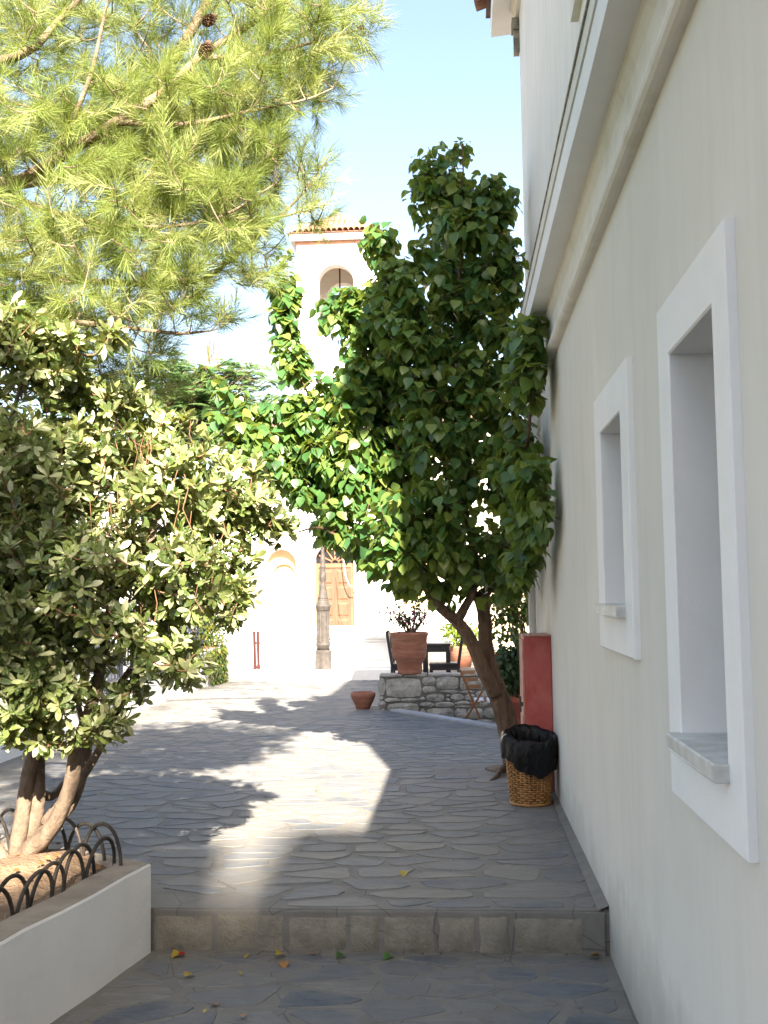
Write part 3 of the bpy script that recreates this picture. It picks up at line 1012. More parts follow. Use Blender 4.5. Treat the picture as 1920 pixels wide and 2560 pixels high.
leaf_crown(sh, OB_LEAF, frames(A_, Nn_), P_, S_, M['shrub'], 300, 30)
# a few dry seed strings hanging inside the crown
dry = MB()
for _ in range(60):
    p = at(random.uniform(120, 480), random.uniform(900, 1350), random.uniform(4.45, 4.8))
    dry.tube([p, p + np.array([random.uniform(-.02, .02), 0, -.06]), p + np.array([random.uniform(-.03, .03), 0, -random.uniform(.1, .16)])], .0022, 4, cap=False)
part('dry_stalks', dry, M['twig'], sh, kind='stuff')
# suckers in the soil near the base
sp = at(110, 1885, 4.6)

# ------------------------------------------------------------------ leaning tree by the house wall
T0 = (0.385, 8.72, 0)
tr = thing('leaning_tree', 'dense green tree with a leaning forked trunk against the house wall', 'tree', T0)
LIMBS = {
    'trunk': [(1116, 1668, 8.72, .098), (1104, 1600, 8.70, .085), (1086, 1530, 8.66, .082), (1062, 1462, 8.62, .074), (1050, 1400, 8.6, .058), (1046, 1330, 8.6, .053), (1038, 1290, 8.58, .056)],
    'stem': [(1072, 1500, 8.58, .055), (1045, 1450, 8.50, .056), (1025, 1400, 8.46, .053), (1003, 1362, 8.42, .050), (985, 1340, 8.4, .050)],
}
BR = [
    [(985, 1340, 8.4, .045), (962, 1322, 8.36, .04), (940, 1300, 8.3, .036), (920, 1265, 8.25, .032), (890, 1190, 8.15, .027), (800, 1150, 7.95, .022), (720, 1115, 7.8, .018), (640, 1060, 7.7, .015), (560, 950, 7.7, .011), (470, 820, 7.75, .006)],
    [(988, 1342, 8.4, .04), (1005, 1310, 8.38, .034), (1022, 1275, 8.38, .031), (1026, 1210, 8.4, .028), (1005, 1100, 8.4, .024), (985, 950, 8.35, .02), (985, 700, 8.3, .014), (1000, 480, 8.25, .009), (1000, 310, 8.2, .004)],
    [(1038, 1290, 8.58, .05), (1062, 1262, 8.6, .04), (1082, 1200, 8.62, .035), (1105, 1060, 8.55, .028), (1110, 900, 8.45, .022), (1090, 650, 8.4, .014), (1070, 440, 8.35, .006)],
    [(1036, 1300, 8.58, .04), (1010, 1255, 8.65, .03), (1000, 1180, 8.75, .028), (960, 1000, 8.8, .022), (940, 750, 8.75, .016), (935, 500, 8.7, .010), (935, 340, 8.65, .004)],
    [(890, 1190, 8.15, .024), (880, 1080, 8.0, .022), (850, 930, 7.85, .018), (818, 830, 7.75, .015), (815, 740, 7.7, .012), (835, 680, 7.7, .007)],
    [(720, 1115, 7.8, .016), (712, 970, 7.75, .014), (690, 910, 7.7, .012), (650, 810, 7.7, .009), (625, 700, 7.75, .006), (620, 545, 7.8, .003)],
    [(800, 1150, 7.95, .016), (740, 1160, 7.7, .013), (690, 1140, 7.6, .010), (640, 1150, 7.55, .006)],
    [(818, 830, 7.75, .012), (770, 740, 7.75, .008), (740, 640, 7.8, .005)],
    [(1105, 1060, 8.55, .02), (1138, 960, 7.4, .013), (1150, 800, 6.95, .009), (1160, 690, 6.8, .005)],
    [(1082, 1200, 8.62, .02), (1120, 1150, 7.5, .014), (1165, 1080, 6.7, .008)],
    [(940, 750, 8.75, .012), (860, 620, 8.6, .008), (820, 510, 8.6, .004)],
]
# the left half of the crown stands a little farther off
BR = [[(a, b_, c + .75 * min(1, max(0, (985 - a) / 150)) * (1 if c < 8.3 else 0), r) for a, b_, c, r in L_] for L_ in BR]
tsk = []
tq = limb(LIMBS['trunk'], 8); tq[:, 3] *= 1.02; trunk = part('trunk', MB().tube(tq[:, :3], tq[:, 3], 14, .05), M['bark'], tr, smooth=True)
q = limb(LIMBS['stem'], 8); part('trunk_fork', MB().tube(q[:, :3], q[:, 3], 12, .05), M['bark'], tr, smooth=True)
for s in BR:
    q = limb(s, 6)
    q[:, 0] = np.minimum(q[:, 0], .52)
    part('branch', MB().tube(q[:, :3], q[:, 3], 8, .06), M['bark'], tr, smooth=True)
    tsk.append(q[4:])
TSK = np.concatenate(tsk)
T_CL = [
    (942, 390, 8.4, 64, 92, .3), (1000, 455, 8.35, 70, 85, .3), (1000, 312, 8.3, 14, 42, .08), (1062, 425, 8.35, 50, 70, .25), (1000, 560, 8.4, 115, 120, .45), (1100, 590, 8.4, 30, 90, .2), (1000, 760, 8.4, 140, 140, .5), (1142, 770, 6.9, 50, 115, .3),
    (1000, 960, 8.35, 160, 140, .55), (1148, 1060, 6.8, 50, 110, .3), (1120, 1000, 7.6, 60, 120, .35), (900, 1100, 8.2, 120, 80, .5), (950, 1180, 8.3, 190, 70, .5), (1100, 1220, 8.5, 70, 70, .35),
    (755, 665, 7.75, 72, 60, .25), (826, 520, 8.4, 44, 58, .22), (850, 600, 8.3, 50, 60, .25), (800, 780, 7.75, 65, 95, .3), (850, 650, 8.2, 60, 100, .3), (765, 920, 7.75, 90, 100, .35), (655, 885, 7.7, 55, 60, .25),
    (616, 630, 7.8, 26, 60, .12), (616, 640, 7.8, 24, 70, .12), (612, 690, 7.8, 28, 60, .12), (628, 750, 7.75, 34, 60, .14), (640, 790, 7.75, 36, 50, .14), (520, 900, 7.75, 75, 75, .25), (452, 800, 7.75, 16, 40, .09), (600, 990, 7.7, 80, 60, .25), (700, 1040, 7.75, 105, 70, .3), (720, 1140, 7.75, 55, 35, .2),
    (810, 1170, 7.95, 80, 45, .25), (880, 880, 8.1, 90, 100, .4), (560, 960, 7.65, 60, 50, .2), (870, 1230, 8.0, 50, 50, .2), (960, 1270, 8.4, 40, 30, .2), (1178, 1085, 6.5, 24, 45, .12), (1130, 1200, 7.2, 40, 60, .25), (790, 1010, 7.8, 80, 85, .3), (850, 1010, 7.9, 70, 90, .35), (740, 860, 7.75, 70, 80, .3), (690, 980, 7.7, 70, 60, .25), (620, 910, 7.7, 60, 55, .2), (790, 660, 7.75, 60, 60, .25), (880, 760, 8.2, 60, 110, .35), (620, 560, 7.8, 14, 40, .08)]
T_CL = [(a, b_, c + (.75 if a < 890 and c < 8.15 else 0), *r) for a, b_, c, *r in T_CL]
tw = MB()
P_, A_, Nn_, S_ = [], [], [], []
for (b, m_, p, c, rr) in shoots(T_CL, TSK, 9.0, 21, .53):
    L = np.linalg.norm(p - b)
    pts = smooth_pts([b, m_ + [0, 0, -.05 * L], p], 4)
    if L > .02: tw.tube(pts, np.linspace(.003 + .008 * L, .002, len(pts)), 4, cap=False)
    tdir = norm(p - m_)
    nl = 8
    for k in range(nl):
        t_ = 1 - k / nl * min(1, .42 / max(L, .15))
        i0 = min(int(t_ * (len(pts) - 1)), len(pts) - 2)
        fr = t_ * (len(pts) - 1) - i0
        q = pts[i0] * (1 - fr) + pts[i0 + 1] * fr
        a = k * 2.4 + random.random()
        e1 = norm(np.cross(tdir, [.3, .2, .9])); e2 = np.cross(tdir, e1)
        rad = e1 * math.cos(a) + e2 * math.sin(a)
        st = q + rad * random.uniform(.02, .06) + np.array([0, 0, -.01])
        ax = rad * .75 + np.array([0, 0, -.75]) + tdir * .15 + rng.normal(0, .25, 3)
        nm = rad * .8 + np.array([0, -.1, .55]) + rng.normal(0, .25, 3)
        P_.append(st); A_.append(ax); Nn_.append(nm); S_.append(random.uniform(.07, .112) * (0.6 if rr[0] < .08 else 1))
part('twigs', tw, M['bark'], tr, kind='stuff')
P_, A_, Nn_, S_ = map(np.array, (P_, A_, Nn_, S_))
ok = ~((P_[:, 0] > 0.545) & (P_[:, 1] < 9.1))
P_, A_, Nn_, S_ = P_[ok], A_[ok], Nn_[ok], S_[ok]
leaf_crown(tr, PEAR_LEAF, frames(A_, Nn_), P_, S_, M['pear'], 300, 30)
# bare earth round the trunk, with a root
pit = MB().lathe([(.21, .0015), (.18, .012), (.11, .022), (.02, .03)], 20, (0.38, 8.68, 0), .1)
setp(part('tree_pit', pit, M['dirt'], smooth=True), 'ring of bare earth at the leaning tree', kind='structure')
q = smooth_pts([(.34, 8.62, .05), (.27, 8.42, .022), (.24, 8.25, .012), (.17, 8.12, -.012)], 5)
part('root', MB().tube(q, np.linspace(.026, .010, len(q)), 8, .12), M['bark'], tr, smooth=True)

# ------------------------------------------------------------------ pine overhanging from the left
pi_ = thing('pine_tree', 'pine with long bright needles overhanging the lane from the left', 'pine tree', (-3.5, 6.4, 0))
tp = [(-3.5, 6.4, -.1, .17), (-3.45, 6.3, 1.5, .15), (-3.5, 6.1, 3.0, .13), (-3.4, 5.9, 4.5, .10), (-3.3, 5.8, 6.2, .06), (-3.2, 5.7, 7.6, .02)]
q = smooth_pts(tp, 6)
part('trunk', MB().tube(q[:, :3], q[:, 3], 14, .08), M['pinebark'], pi_, smooth=True)
PB = [
    [(-620, 760, 5.7, .06), (-250, 560, 5.2, .046), (0, 415, 4.9, .030), (120, 345, 4.85, .026), (250, 265, 4.8, .024), (360, 195, 4.8, .021), (430, 125, 4.8, .018), (560, 40, 4.9, .013), (680, -60, 5.0, .007)],
    [(-620, 560, 5.9, .06), (-200, 430, 5.8, .05), (60, 390, 5.7, .042), (170, 360, 5.6, .038), (330, 190, 5.5, .032), (440, 20, 5.4, .024), (520, -150, 5.4, .012)],
    [(-600, 700, 5.5, .05), (-150, 590, 5.1, .03), (150, 605, 4.9, .018), (400, 612, 4.9, .013), (500, 560, 4.95, .010), (600, 470, 5.0, .008), (660, 410, 5.0, .006), (715, 330, 5.05, .003)],
    [(-600, 820, 5.4, .05), (-150, 700, 5.0, .026), (60, 690, 4.8, .016), (250, 705, 4.8, .011), (380, 720, 4.85, .008), (455, 715, 4.9, .004)],
    [(-600, 400, 5.3, .05), (-200, 180, 4.9, .03), (40, 120, 4.7, .02), (130, 40, 4.7, .015), (250, -80, 4.7, .009)],
    [(250, 265, 4.8, .016), (400, 268, 4.75, .011), (540, 240, 4.75, .008), (660, 215, 4.8, .005), (720, 190, 4.85, .003)],
    [(0, 415, 4.9, .02), (150, 470, 4.8, .013), (320, 490, 4.75, .009), (470, 470, 4.75, .007), (590, 400, 4.8, .004)],
    [(430, 125, 4.8, .014), (560, 120, 4.85, .01), (680, 90, 4.9, .007), (790, 60, 4.95, .004)],
    [(120, 345, 4.85, .016), (190, 180, 4.7, .011), (220, 60, 4.65, .008), (240, -40, 4.6, .004)],
    [(600, 470, 5.0, .007), (660, 455, 5.0, .005), (715, 440, 5.0, .003)],
    [(-150, 590, 5.1, .02), (80, 540, 5.2, .014), (300, 400, 5.2, .010), (420, 350, 5.2, .006)],
]
psk = []
for s in PB:
    q = limb(s, 6)
    part('branch', MB().tube(q[:, :3], q[:, 3], 8, .08), M['pinebark'], pi_, smooth=True)
    psk.append(q)
PSK = np.concatenate(psk)
P_CL = [
    (80, 80, 4.8, 150, 120, .45), (290, 70, 4.9, 90, 80, .4), (520, 60, 4.9, 130, 90, .4), (670, 60, 4.9, 120, 90, .35), (690, 160, 4.9, 75, 65, .25), (775, 45, 4.95, 50, 55, .2), (580, 190, 4.8, 130, 90, .35),
    (420, 240, 4.8, 120, 80, .4), (230, 260, 4.8, 130, 90, .4), (60, 300, 4.8, 120, 110, .4), (240, 440, 4.75, 140, 90, .4), (420, 400, 4.75, 140, 100, .4), (560, 330, 4.85, 80, 90, .3), (60, 520, 4.8, 130, 100, .4),
    (250, 570, 4.8, 140, 90, .4), (420, 540, 4.8, 130, 90, .35), (540, 480, 4.85, 80, 90, .25), (400, 650, 4.85, 100, 60, .3), (200, 680, 4.8, 130, 70, .35), (330, 740, 4.9, 60, 40, .2), (680, 370, 5.0, 50, 45, .15), (670, 455, 5.0, 60, 35, .15),
    (560, 590, 4.9, 50, 40, .15), (200, 820, 5.3, 150, 70, .3), (110, 715, 5.0, 150, 70, .35), (330, 810, 5.4, 60, 50, .25), (60, 640, 4.9, 120, 60, .35), (-80, 300, 4.8, 120, 300, .4), (300, -60, 4.9, 400, 60, .5), (480, 700, 4.95, 40, 25, .1), (350, 330, 5.1, 300, 220, .3)]
tw = MB()
nv, na, nn2, ns = [], [], [], []
for (b, m_, p, c, rr) in shoots(P_CL, PSK, 6.0, 31):
    L = np.linalg.norm(p - b)
    pts = smooth_pts([b, (b + p) / 2 + np.array([0, 0, -.06 * L]), p], 4)
    tw.tube(pts, np.linspace(min(.006, .003 + L * .006), .0022, len(pts)), 5, cap=False)
    td = norm(norm(p - b) * .9 + np.array([.35, -.15, .1]) + rng.normal(0, .3, 3))
    sl_ = random.uniform(.10, .17)
    n_needle = 84
    u = rng.random(n_needle)
    base = p[None] + td[None] * ((u - .35) * sl_)[:, None]
    r_ = norm(rng.normal(size=(n_needle, 3)))
    r_ = norm(r_ - td * (r_ @ td)[:, None])
    spread = rng.uniform(.25, .75, n_needle) + (1 - u) * .25
    ax = td[None] * np.cos(spread)[:, None] + r_ * np.sin(spread)[:, None] + np.array([0, 0, -.16])
    nv.append(base); na.append(ax); nn2.append(rng.normal(size=(n_needle, 3))); ns.append(rng.uniform(.075, .118, n_needle))
part('twigs', tw, M['pinebark'], pi_, kind='stuff')
nv, na, nn2, ns = map(np.concatenate, (nv, na, nn2, ns))
ND = (np.array([(-.009, 0, 0), (.009, 0, 0), (-.008, .55, .0), (.008, .55, .0), (0, 1, -.06)]), np.array([(0, 1, 3), (0, 3, 2), (2, 3, 4)]))
v, f = batch(ND[0], ND[1], frames(na, nn2), nv, ns)
tuft_t = np.repeat(rng.random(len(nv) // 84) * .75, 84) + rng.random(len(nv)) * .25
setp(link('needles', raw_mesh('needles', v, f, M['needle'], False, np.repeat(tuft_t, 5), ORIG[pi_.name]), pi_), kind='stuff')
# unseen limbs: upper crown continued, dense low ones added to shade shrub and wall
unseen_limbs = [[(-3.45, 6.1, 2.9), (-2.8, 4.4, 3.35), (-1.8, 2.6, 3.45), (-1.35, 1.7, 3.4), (-1.1, 1.25, 3.35)], [(-3.5, 6.2, 2.6), (-3.2, 5.4, 3.0), (-3.1, 4.6, 3.2), (-3.05, 3.9, 3.3), (-3.0, 3.1, 3.3)], [(-3.35, 5.85, 5.2), (-2.2, 5.6, 5.9), (-1.0, 5.3, 6.3), (.1, 5.0, 6.4)], [(-3.3, 5.8, 6.2), (-2.4, 5.9, 7.0), (-1.4, 5.9, 7.6), (-.6, 5.8, 7.8)], [(-3.4, 5.9, 4.8), (-2.6, 5.2, 5.6), (-1.8, 4.7, 6.0)], [(-3.3, 5.8, 6.0), (-2.4, 6.6, 6.6), (-1.5, 7.2, 6.9)], [(-3.2, 5.7, 7.0), (-2.0, 5.4, 7.6), (-.8, 5.2, 7.9), (.4, 5.0, 7.8)], [(-3.2, 5.7, 7.2), (-2.2, 4.4, 8.2), (-1.0, 3.2, 8.8), (.2, 2.4, 9.0)]]
hp = []
for L_ in unseen_limbs:
    q = smooth_pts(L_, 6)
    part('branch', MB().tube(q, np.linspace(.05, .012, len(q)), 8, .08), M['pinebark'], pi_, smooth=True)
    low = L_[0][2] < 3  # added low limbs, packed with needles to block the sun
    for k in range(640 if low else 52):
        c = q[random.randint(8 if low else 2, len(q) - 1)] + rng.normal(0, 1, 3) * ([.31, .28, .17] if low else [.42, .42, .28])
        if (c[2] - 1.4) < .60 * c[1] and c[0] > -.50 * c[1]: continue
        if low and c[2] > 3.75: continue
        hp.append(c)
hp = np.array(hp)
n2 = 84
tb2 = np.repeat(hp, n2, 0) + rng.normal(0, .035, (len(hp) * n2, 3))
v, f = batch(ND[0], ND[1], frames(rng.normal(size=tb2.shape) + [0, 0, -.2], rng.normal(size=tb2.shape)), tb2, rng.uniform(.08, .13, len(tb2)))
setp(link('needles', raw_mesh('needles', v, f, M['needle'], False, np.repeat(rng.random(len(tb2)), 5), ORIG[pi_.name]), pi_), kind='stuff')
# hanging dead tuft
base = at(457, 722, 4.85)
k = 80
u = rng.random(k)
pts = base + np.stack([rng.normal(0, .012, k), rng.normal(0, .012, k), -u * .10], 1)
ax = np.stack([rng.normal(0, .28, k), rng.normal(0, .28, k), -np.ones(k)], 1)
v, f = batch(ND[0], ND[1], frames(ax, rng.normal(size=(k, 3))), pts, rng.uniform(.06, .10, k))
setp(link('dead_needles', raw_mesh('dead_needles', v, f, M['dryneedle'], False, np.repeat(rng.random(k), 5), ORIG[pi_.name]), pi_), kind='stuff')


def pine_cone(p, axis, L):
    mb = MB()
    axis = Vector(axis).normalized()
    e1 = axis.orthogonal().normalized(); e2 = axis.cross(e1)
    mb.tube([Vector(p), Vector(p) + axis * L], [L * .2, L * .08], 8)
    for i in range(70):
        t_ = i / 70
        a = i * 2.399
        r_ = L * .36 * math.sin(math.pi * (t_ * .85 + .1)) ** .7
        rad = e1 * math.cos(a) + e2 * math.sin(a)
        side = axis.cross(rad)
        c = Vector(p) + axis * (t_ * L)
        tip = c + rad * r_ + axis * (L * .10)
        wv = side * L * .10
        mb.add([c + wv * .5, c - wv * .5, tip - wv, tip + wv, tip + axis * L * .05, c + axis * L * .09], [(0, 1, 2, 3), (3, 2, 4), (0, 3, 4, 5), (1, 5, 4, 2), (0, 5, 1)])
    return mb


for px, py, Y, ax, L in ((452, 92, 4.7, (-.3, -.3, -.9), .085), (465, 35, 4.75, (-.5, -.4, -.6), .075), (325, 190, 5.2, (.2, -.5, -.8), .085), (320, 215, 5.25, (-.4, -.3, -.7), .075), (340, 200, 5.2, (.5, -.4, -.2), .07)):
    part('pine_cone', pine_cone(at(px, py, Y), ax, L), M['cone'], pi_)

# ------------------------------------------------------------------ basket with its bag
BK = (0.438, 7.30, 0.004)
bk = thing('wicker_basket', 'woven wicker waste basket standing by the house wall', 'basket', BK, 0.3)
HB, R0, R1 = .385, .128, .158
rad_at = lambda z: R0 + (R1 - R0) * (z / HB) ** .85
NS = 32
stakes = MB()
for k in range(NS):
    a = 2 * math.pi * k / NS
    stakes.tube([(rad_at(z) * math.cos(a), rad_at(z) * math.sin(a), z) for z in (0.008, .13, .26, HB)], .0045, 5)
part('stakes', stakes, M['wicker'], bk, False, True, kind='stuff')
wv = MB()
rows = 25
for r_ in range(rows):
    z = .012 + (HB - .02) * r_ / rows
    pts = []
    seg = NS * 2
    for k in range(seg + 1):
        a = 2 * math.pi * k / seg
        rr = rad_at(z) + -.003 + .0065 * math.sin(math.pi * k / 2 + math.pi * (r_ % 2) + .785)
        pts.append((rr * math.cos(a), rr * math.sin(a), z + random.uniform(-.0008, .0008)))
    wv.tube(pts, .0058, 6, cap=False)
part('weave', wv, M['wicker'], bk, False, True, kind='stuff')
bk_rim = MB().lathe([(R1 - .006, HB - .012), (R1 + .012, HB - .01), (R1 + .014, HB + .006), (R1, HB + .014), (R1 - .008, HB + .004)], 40)
part('rim', MB().tube([((R1 + .004) * math.cos(a), (R1 + .004) * math.sin(a), HB) for a in np.linspace(0, 2 * math.pi, 49)], .011, 8, cap=False), M['wicker'], bk, False, True)
part('foot', MB().lathe([(R0 + .008, 0), (R0 + .011, .01), (R0 + .004, .02), (.02, .018)], 40), M['wicker'], bk, False, True)
bag = thing('bin_bag', 'black plastic bag lining the wicker basket and folded over its rim', 'bag', (BK[0], BK[1], BK[2] + HB))
seg = 96
rings = []
rr_ = np.random.default_rng(5)
ph = rr_.random((6, 2)) * 6.28


def wob(a, k, amp):
    return amp * (math.sin(k * a + ph[k % 6, 0]) * .6 + math.sin((2 * k + 1) * a + ph[k % 6, 1]) * .4)


prof = [(.10, -.30), (.135, -.20), (.138, -.09), (.141, -.025), (.149, .025), (.164, .052), (.181, .042), (.190, .012), (.190, -.03), (.186, -.06), (.183, -.085), (.179, -.11)]
for i, (r_, z) in enumerate(prof):
    ring = []
    for k in range(seg):
        a = 2 * math.pi * k / seg
        front = .5 + .5 * math.cos(a + 1.45)                      # towards the viewer
        rr2 = r_ + wob(a, 5, .004 if i > 5 else .006) + wob(a, 9, .003 if i > 4 else .008) + (.004 * math.sin(a * 17 + i * .6) if i > 5 else 0)
        zz = z
        if 3 <= i <= 8: zz += wob(a, 3, .012) + wob(a, 6, .006) + .030 * (math.cos(a - 1.75) + .75) * (1 if i < 8 else .5)
        if i >= 8:
            drop = .085 * front ** 5 * (i - 7) / 4 + .03 * max(0, math.cos(a - .2)) * (i - 7) / 4 - .035 * max(0, -math.cos(a - .3)) * (i - 7) / 4
            zz -= drop + wob(a, 7, .012) * (i - 7) / 4
            rr2 -= drop * .08
        x, y = rr2 * math.cos(a), rr2 * math.sin(a)
        x = min(x, .184)
        ring.append((x, y, zz))
    rings.append(ring)
v = [p for r_ in rings for p in r_]
f = [(i * seg + k, i * seg + (k + 1) % seg, (i + 1) * seg + (k + 1) % seg, (i + 1) * seg + k) for i in range(len(prof) - 1) for k in range(seg)]
f.append(tuple(range(seg)))
part('bag_film', MB().add(v, f), M['film'], bag, False, True)

# ------------------------------------------------------------------ red cabinet
cb = thing('red_cabinet', 'narrow red metal hose cabinet with scuffed paint against the house wall', 'cabinet', (0.52, 7.8, 0))
part('body', MB().box(.435, .622, 7.60, 8.02, .0, 1.085, .004), M['red'], cb)
dr = part('door', MB().box(.424, .4345, 7.612, 8.008, .03, 1.06, .002), M['redface'], cb)
part('latch', MB().box(.402, .4235, 7.635, 7.675, .60, .63, .003).box(.398, .412, 7.645, 7.665, .56, .67, .002), M['castiron'], dr)
part('slot', MB().box(.4215, .4235, 7.66, 7.675, .40, .54), M['iron'], dr)
for z in (.15, .9): part('hinge', MB().tube([(.424, 8.012, z), (.424, 8.012, z + .08)], .006, 6), M['iron'], dr)
part('lid', MB().box(.428, .624, 7.594, 8.026, 1.0855, 1.094, .002), M['redface'], cb)

# ------------------------------------------------------------------ rubble wall with pots, chairs, table
SW = thing('rubble_wall', 'low rubble stone wall carrying the big terracotta pot', 'stone wall', (0.3, 13.1, -.15))
WY = 13.06
part('core', MB().box(-.985, 2.6, WY + .02, WY + .30, -.3, .395), M['joint'], SW)
k4 = .3315


def c4(x, y, Y=WY):
    return at((900 + k4 * x) * 1659 / 1920, (1400 + k4 * y) * 1659 / 1920, Y)


ROWS = [(135, 893, 190, 1022), (196, 893, 460, 1034), (470, 882, 570, 944), (470, 952, 568, 1005), (577, 880, 744, 976), (604, 982, 745, 1004), (752, 886, 806, 980), (812, 890, 930, 975), (752, 986, 860, 1006),
        (140, 1028, 182, 1058), (186, 1040, 302, 1074), (310, 1042, 440, 1070), (447, 1034, 496, 1062), (502, 1012, 636, 1064), (644, 1012, 680, 1036), (644, 1042, 680, 1066), (686, 1012, 782, 1060), (788, 1012, 870, 1058), (876, 984, 990, 1050),
        (135, 1064, 198, 1114), (204, 1080, 442, 1150), (450, 1074, 560, 1112), (570, 1072, 708, 1110), (715, 1066, 832, 1092), (715, 1098, 832, 1114), (838, 1062, 960, 1108),
        (150, 1120, 198, 1150), (450, 1120, 494, 1170), (500, 1118, 708, 1202), (715, 1122, 806, 1190), (812, 1118, 930, 1196), (936, 1114, 1060, 1190), (450, 1176, 494, 1206), (715, 1198, 850, 1232), (858, 1204, 1000, 1240), (500, 1208, 708, 1236)]


def rubble(x0, x1, z0, z1):
    bm = bmesh.new()
    nx, nz = (4, 3) if x1 - x0 > .12 else (3, 2)
    g = {}
    dep = random.uniform(.012, .035)
    for a in range(nx + 1):
        for c in range(nz + 1):
            u, w_ = a / nx, c / nz
            e = min(u, 1 - u, w_, 1 - w_) == 0
            cr = (u in (0, 1)) and (w_ in (0, 1))
            j = .012 if not e else .006
            x = x0 + (x1 - x0) * u + random.uniform(-j, j); z = z0 + (z1 - z0) * w_ + random.uniform(-j, j) * .7
            if cr:
                x += (.5 - u) * .03; z += (.5 - w_) * .025
            y = WY + .02 - (dep + random.uniform(-.006, .012) if not e else dep * .45)
            g[a, c] = bm.verts.new((x, y, z))
    for a in range(nx):
        for c in range(nz): bm.faces.new((g[a, c], g[a + 1, c], g[a + 1, c + 1], g[a, c + 1]))
    bd = [g[a, 0] for a in range(nx + 1)] + [g[nx, c] for c in range(1, nz + 1)] + [g[a, nz] for a in range(nx - 1, -1, -1)] + [g[0, c] for c in range(nz - 1, 0, -1)]
    bk_ = [bm.verts.new((q.co.x, WY + .03, q.co.z)) for q in bd]
    for i in range(len(bd)):
        k_ = (i + 1) % len(bd)
        bm.faces.new((bd[k_], bd[i], bk_[i], bk_[k_]))
    return MB().bm(bm)


for x0, y0, x1, y1 in ROWS:
    a, b_ = c4(x0, y1), c4(x1, y0)
    part('stone', rubble(a[0], b_[0], a[2], min(b_[2], .405)), M['rubble'], SW, smooth=False)
x = .48
while x < 2.5:
    for z0, z1 in ((-.17, -.06), (-.045, .06), (.075, .19), (.205, .39)):
        wd = random.uniform(.15, .3)
        part('stone', rubble(x + random.uniform(0, .05), x + .24, z0, z1), M['rubble'], SW)
    x += .26
for i in range(12):
    x0 = -.985 + i * .29
    part('capping_stone', MB().box(x0, x0 + .275, WY - .0 + random.uniform(-.005, .01), WY + .31, .396, .412 + random.uniform(0, .012), .006), M['rubble'], SW)


def pot(name, label, loc, prof, mat, group=None, wobble=.006):
    root = thing(name, label, 'pot', loc, random.random() * 6, group)
    part('pot_body', MB().lathe(prof, 40, wob=wobble), mat, root, False, True)
    return root


bp = at(323, 0, WY)
px0 = c4(375, 880)
BPY = 13.17
big_loc = (float(px0[0]) * BPY / WY, BPY, .418)
bigpot = pot('terracotta_pot', 'large weathered terracotta pot standing on the rubble wall', big_loc,
             [(.13, 0), (.145, .012), (.145, .04), (.142, .05), (.15, .10), (.165, .15), (.195, .19), (.205, .22), (.215, .34), (.222, .44), (.234, .465), (.238, .495), (.228, .505), (.205, .50), (.20, .44), (.05, .43)], M['terracotta'])
part('soil', MB().lathe([(.198, .445), (.12, .455), (.01, .46)], 20), M['soil'], bigpot, False)
sp_ = c4(42, 1120, 13.2)
small = pot('terracotta_bowl', 'small empty terracotta bowl on the paving left of the rubble wall', (-1.2, 13.22, .004),
            [(.085, 0), (.088, .012), (.10, .04), (.135, .11), (.152, .155), (.152, .18), (.14, .198), (.128, .20), (.12, .19), (.115, .15), (.08, .04), (.02, .03)], M['terracotta'])

# bougainvillea growing in the big pot
bo = thing('bougainvillea', 'thin bougainvillea with pink bracts growing in the big terracotta pot', 'potted plant', (big_loc[0], BPY, .87))
bb = Vector((big_loc[0], BPY, .86))
P_, A_, Q_, = [], [], []
for i in range(20):
    an = random.uniform(-.55, 1.05)
    L = random.uniform(.3, .66)
    tip = bb + Vector((-math.sin(an) * L * .9 + .05, random.uniform(-.15, .15), math.cos(an) * L * .9))
    md = (bb + tip) / 2 + Vector((.06, 0, .05))
    q = smooth_pts([bb + Vector((random.uniform(-.02, .04), 0, 0)), md, tip], 6)
    part('branch', MB().tube(q, np.linspace(.009, .003, len(q)), 5), M['bark'], bo)
    for k in range(44):
        c = q[random.randint(4, len(q) - 1)] + rng.normal(0, .03, 3)
        P_.append(c); A_.append(rng.normal(0, 1, 3)); Q_.append(rng.normal(0, 1, 3))
P_, A_, Q_ = map(np.array, (P_, A_, Q_))
nb_ = len(P_)
isb = rng.random(nb_) < .13
for nm, sel, mt in (('foliage', ~isb, M['darkleaf']), ('bracts', isb, M['pink'])):
    v, f = batch(SMALL_LEAF[0], SMALL_LEAF[1], frames(A_[sel], Q_[sel]), P_[sel], rng.uniform(.03, .05, sel.sum()))
    setp(link(nm, raw_mesh(nm, v, f, mt, False, np.repeat(rng.random(sel.sum()), len(SMALL_LEAF[0])), ORIG[bo.name]), bo), kind='stuff')


def side_chair(label, loc, rz_):
    """dark square-section chair, seat front towards local -X"""
    r_ = thing('dark_chair', label, 'chair', loc, rz_, 'dark chairs at the small table')
    part('seat', MB().box(-.40, -.005, -.2, .2, .40, .435, .006), M['darkwood'], r_, False)
    for y_ in (-.18, .18):
        part('leg', MB().bar((-.375, y_, 0), (-.375, y_, .40), .04, .04), M['darkwood'], r_, False)
        part('back_post', MB().bar((.0, y_, 0), (.0, y_, .42), .04, .04, (0, 1, 0)).bar((.0, y_, .415), (.07, y_, .88), .04, .036, (0, 1, 0)), M['darkwood'], r_, False)
    part('backrest', MB().bar((.055, -.16, .78), (.055, .16, .78), .02, .14), M['darkwood'], r_, False)
    part('back_rail', MB().bar((.035, -.16, .60), (.035, .16, .60), .02, .05), M['darkwood'], r_, False)
    for ya_ in (-.185, .165): part('apron', MB().box(-.36, -.02, ya_, ya_ + .02, .34, .399), M['darkwood'], r_, False)
    return r_


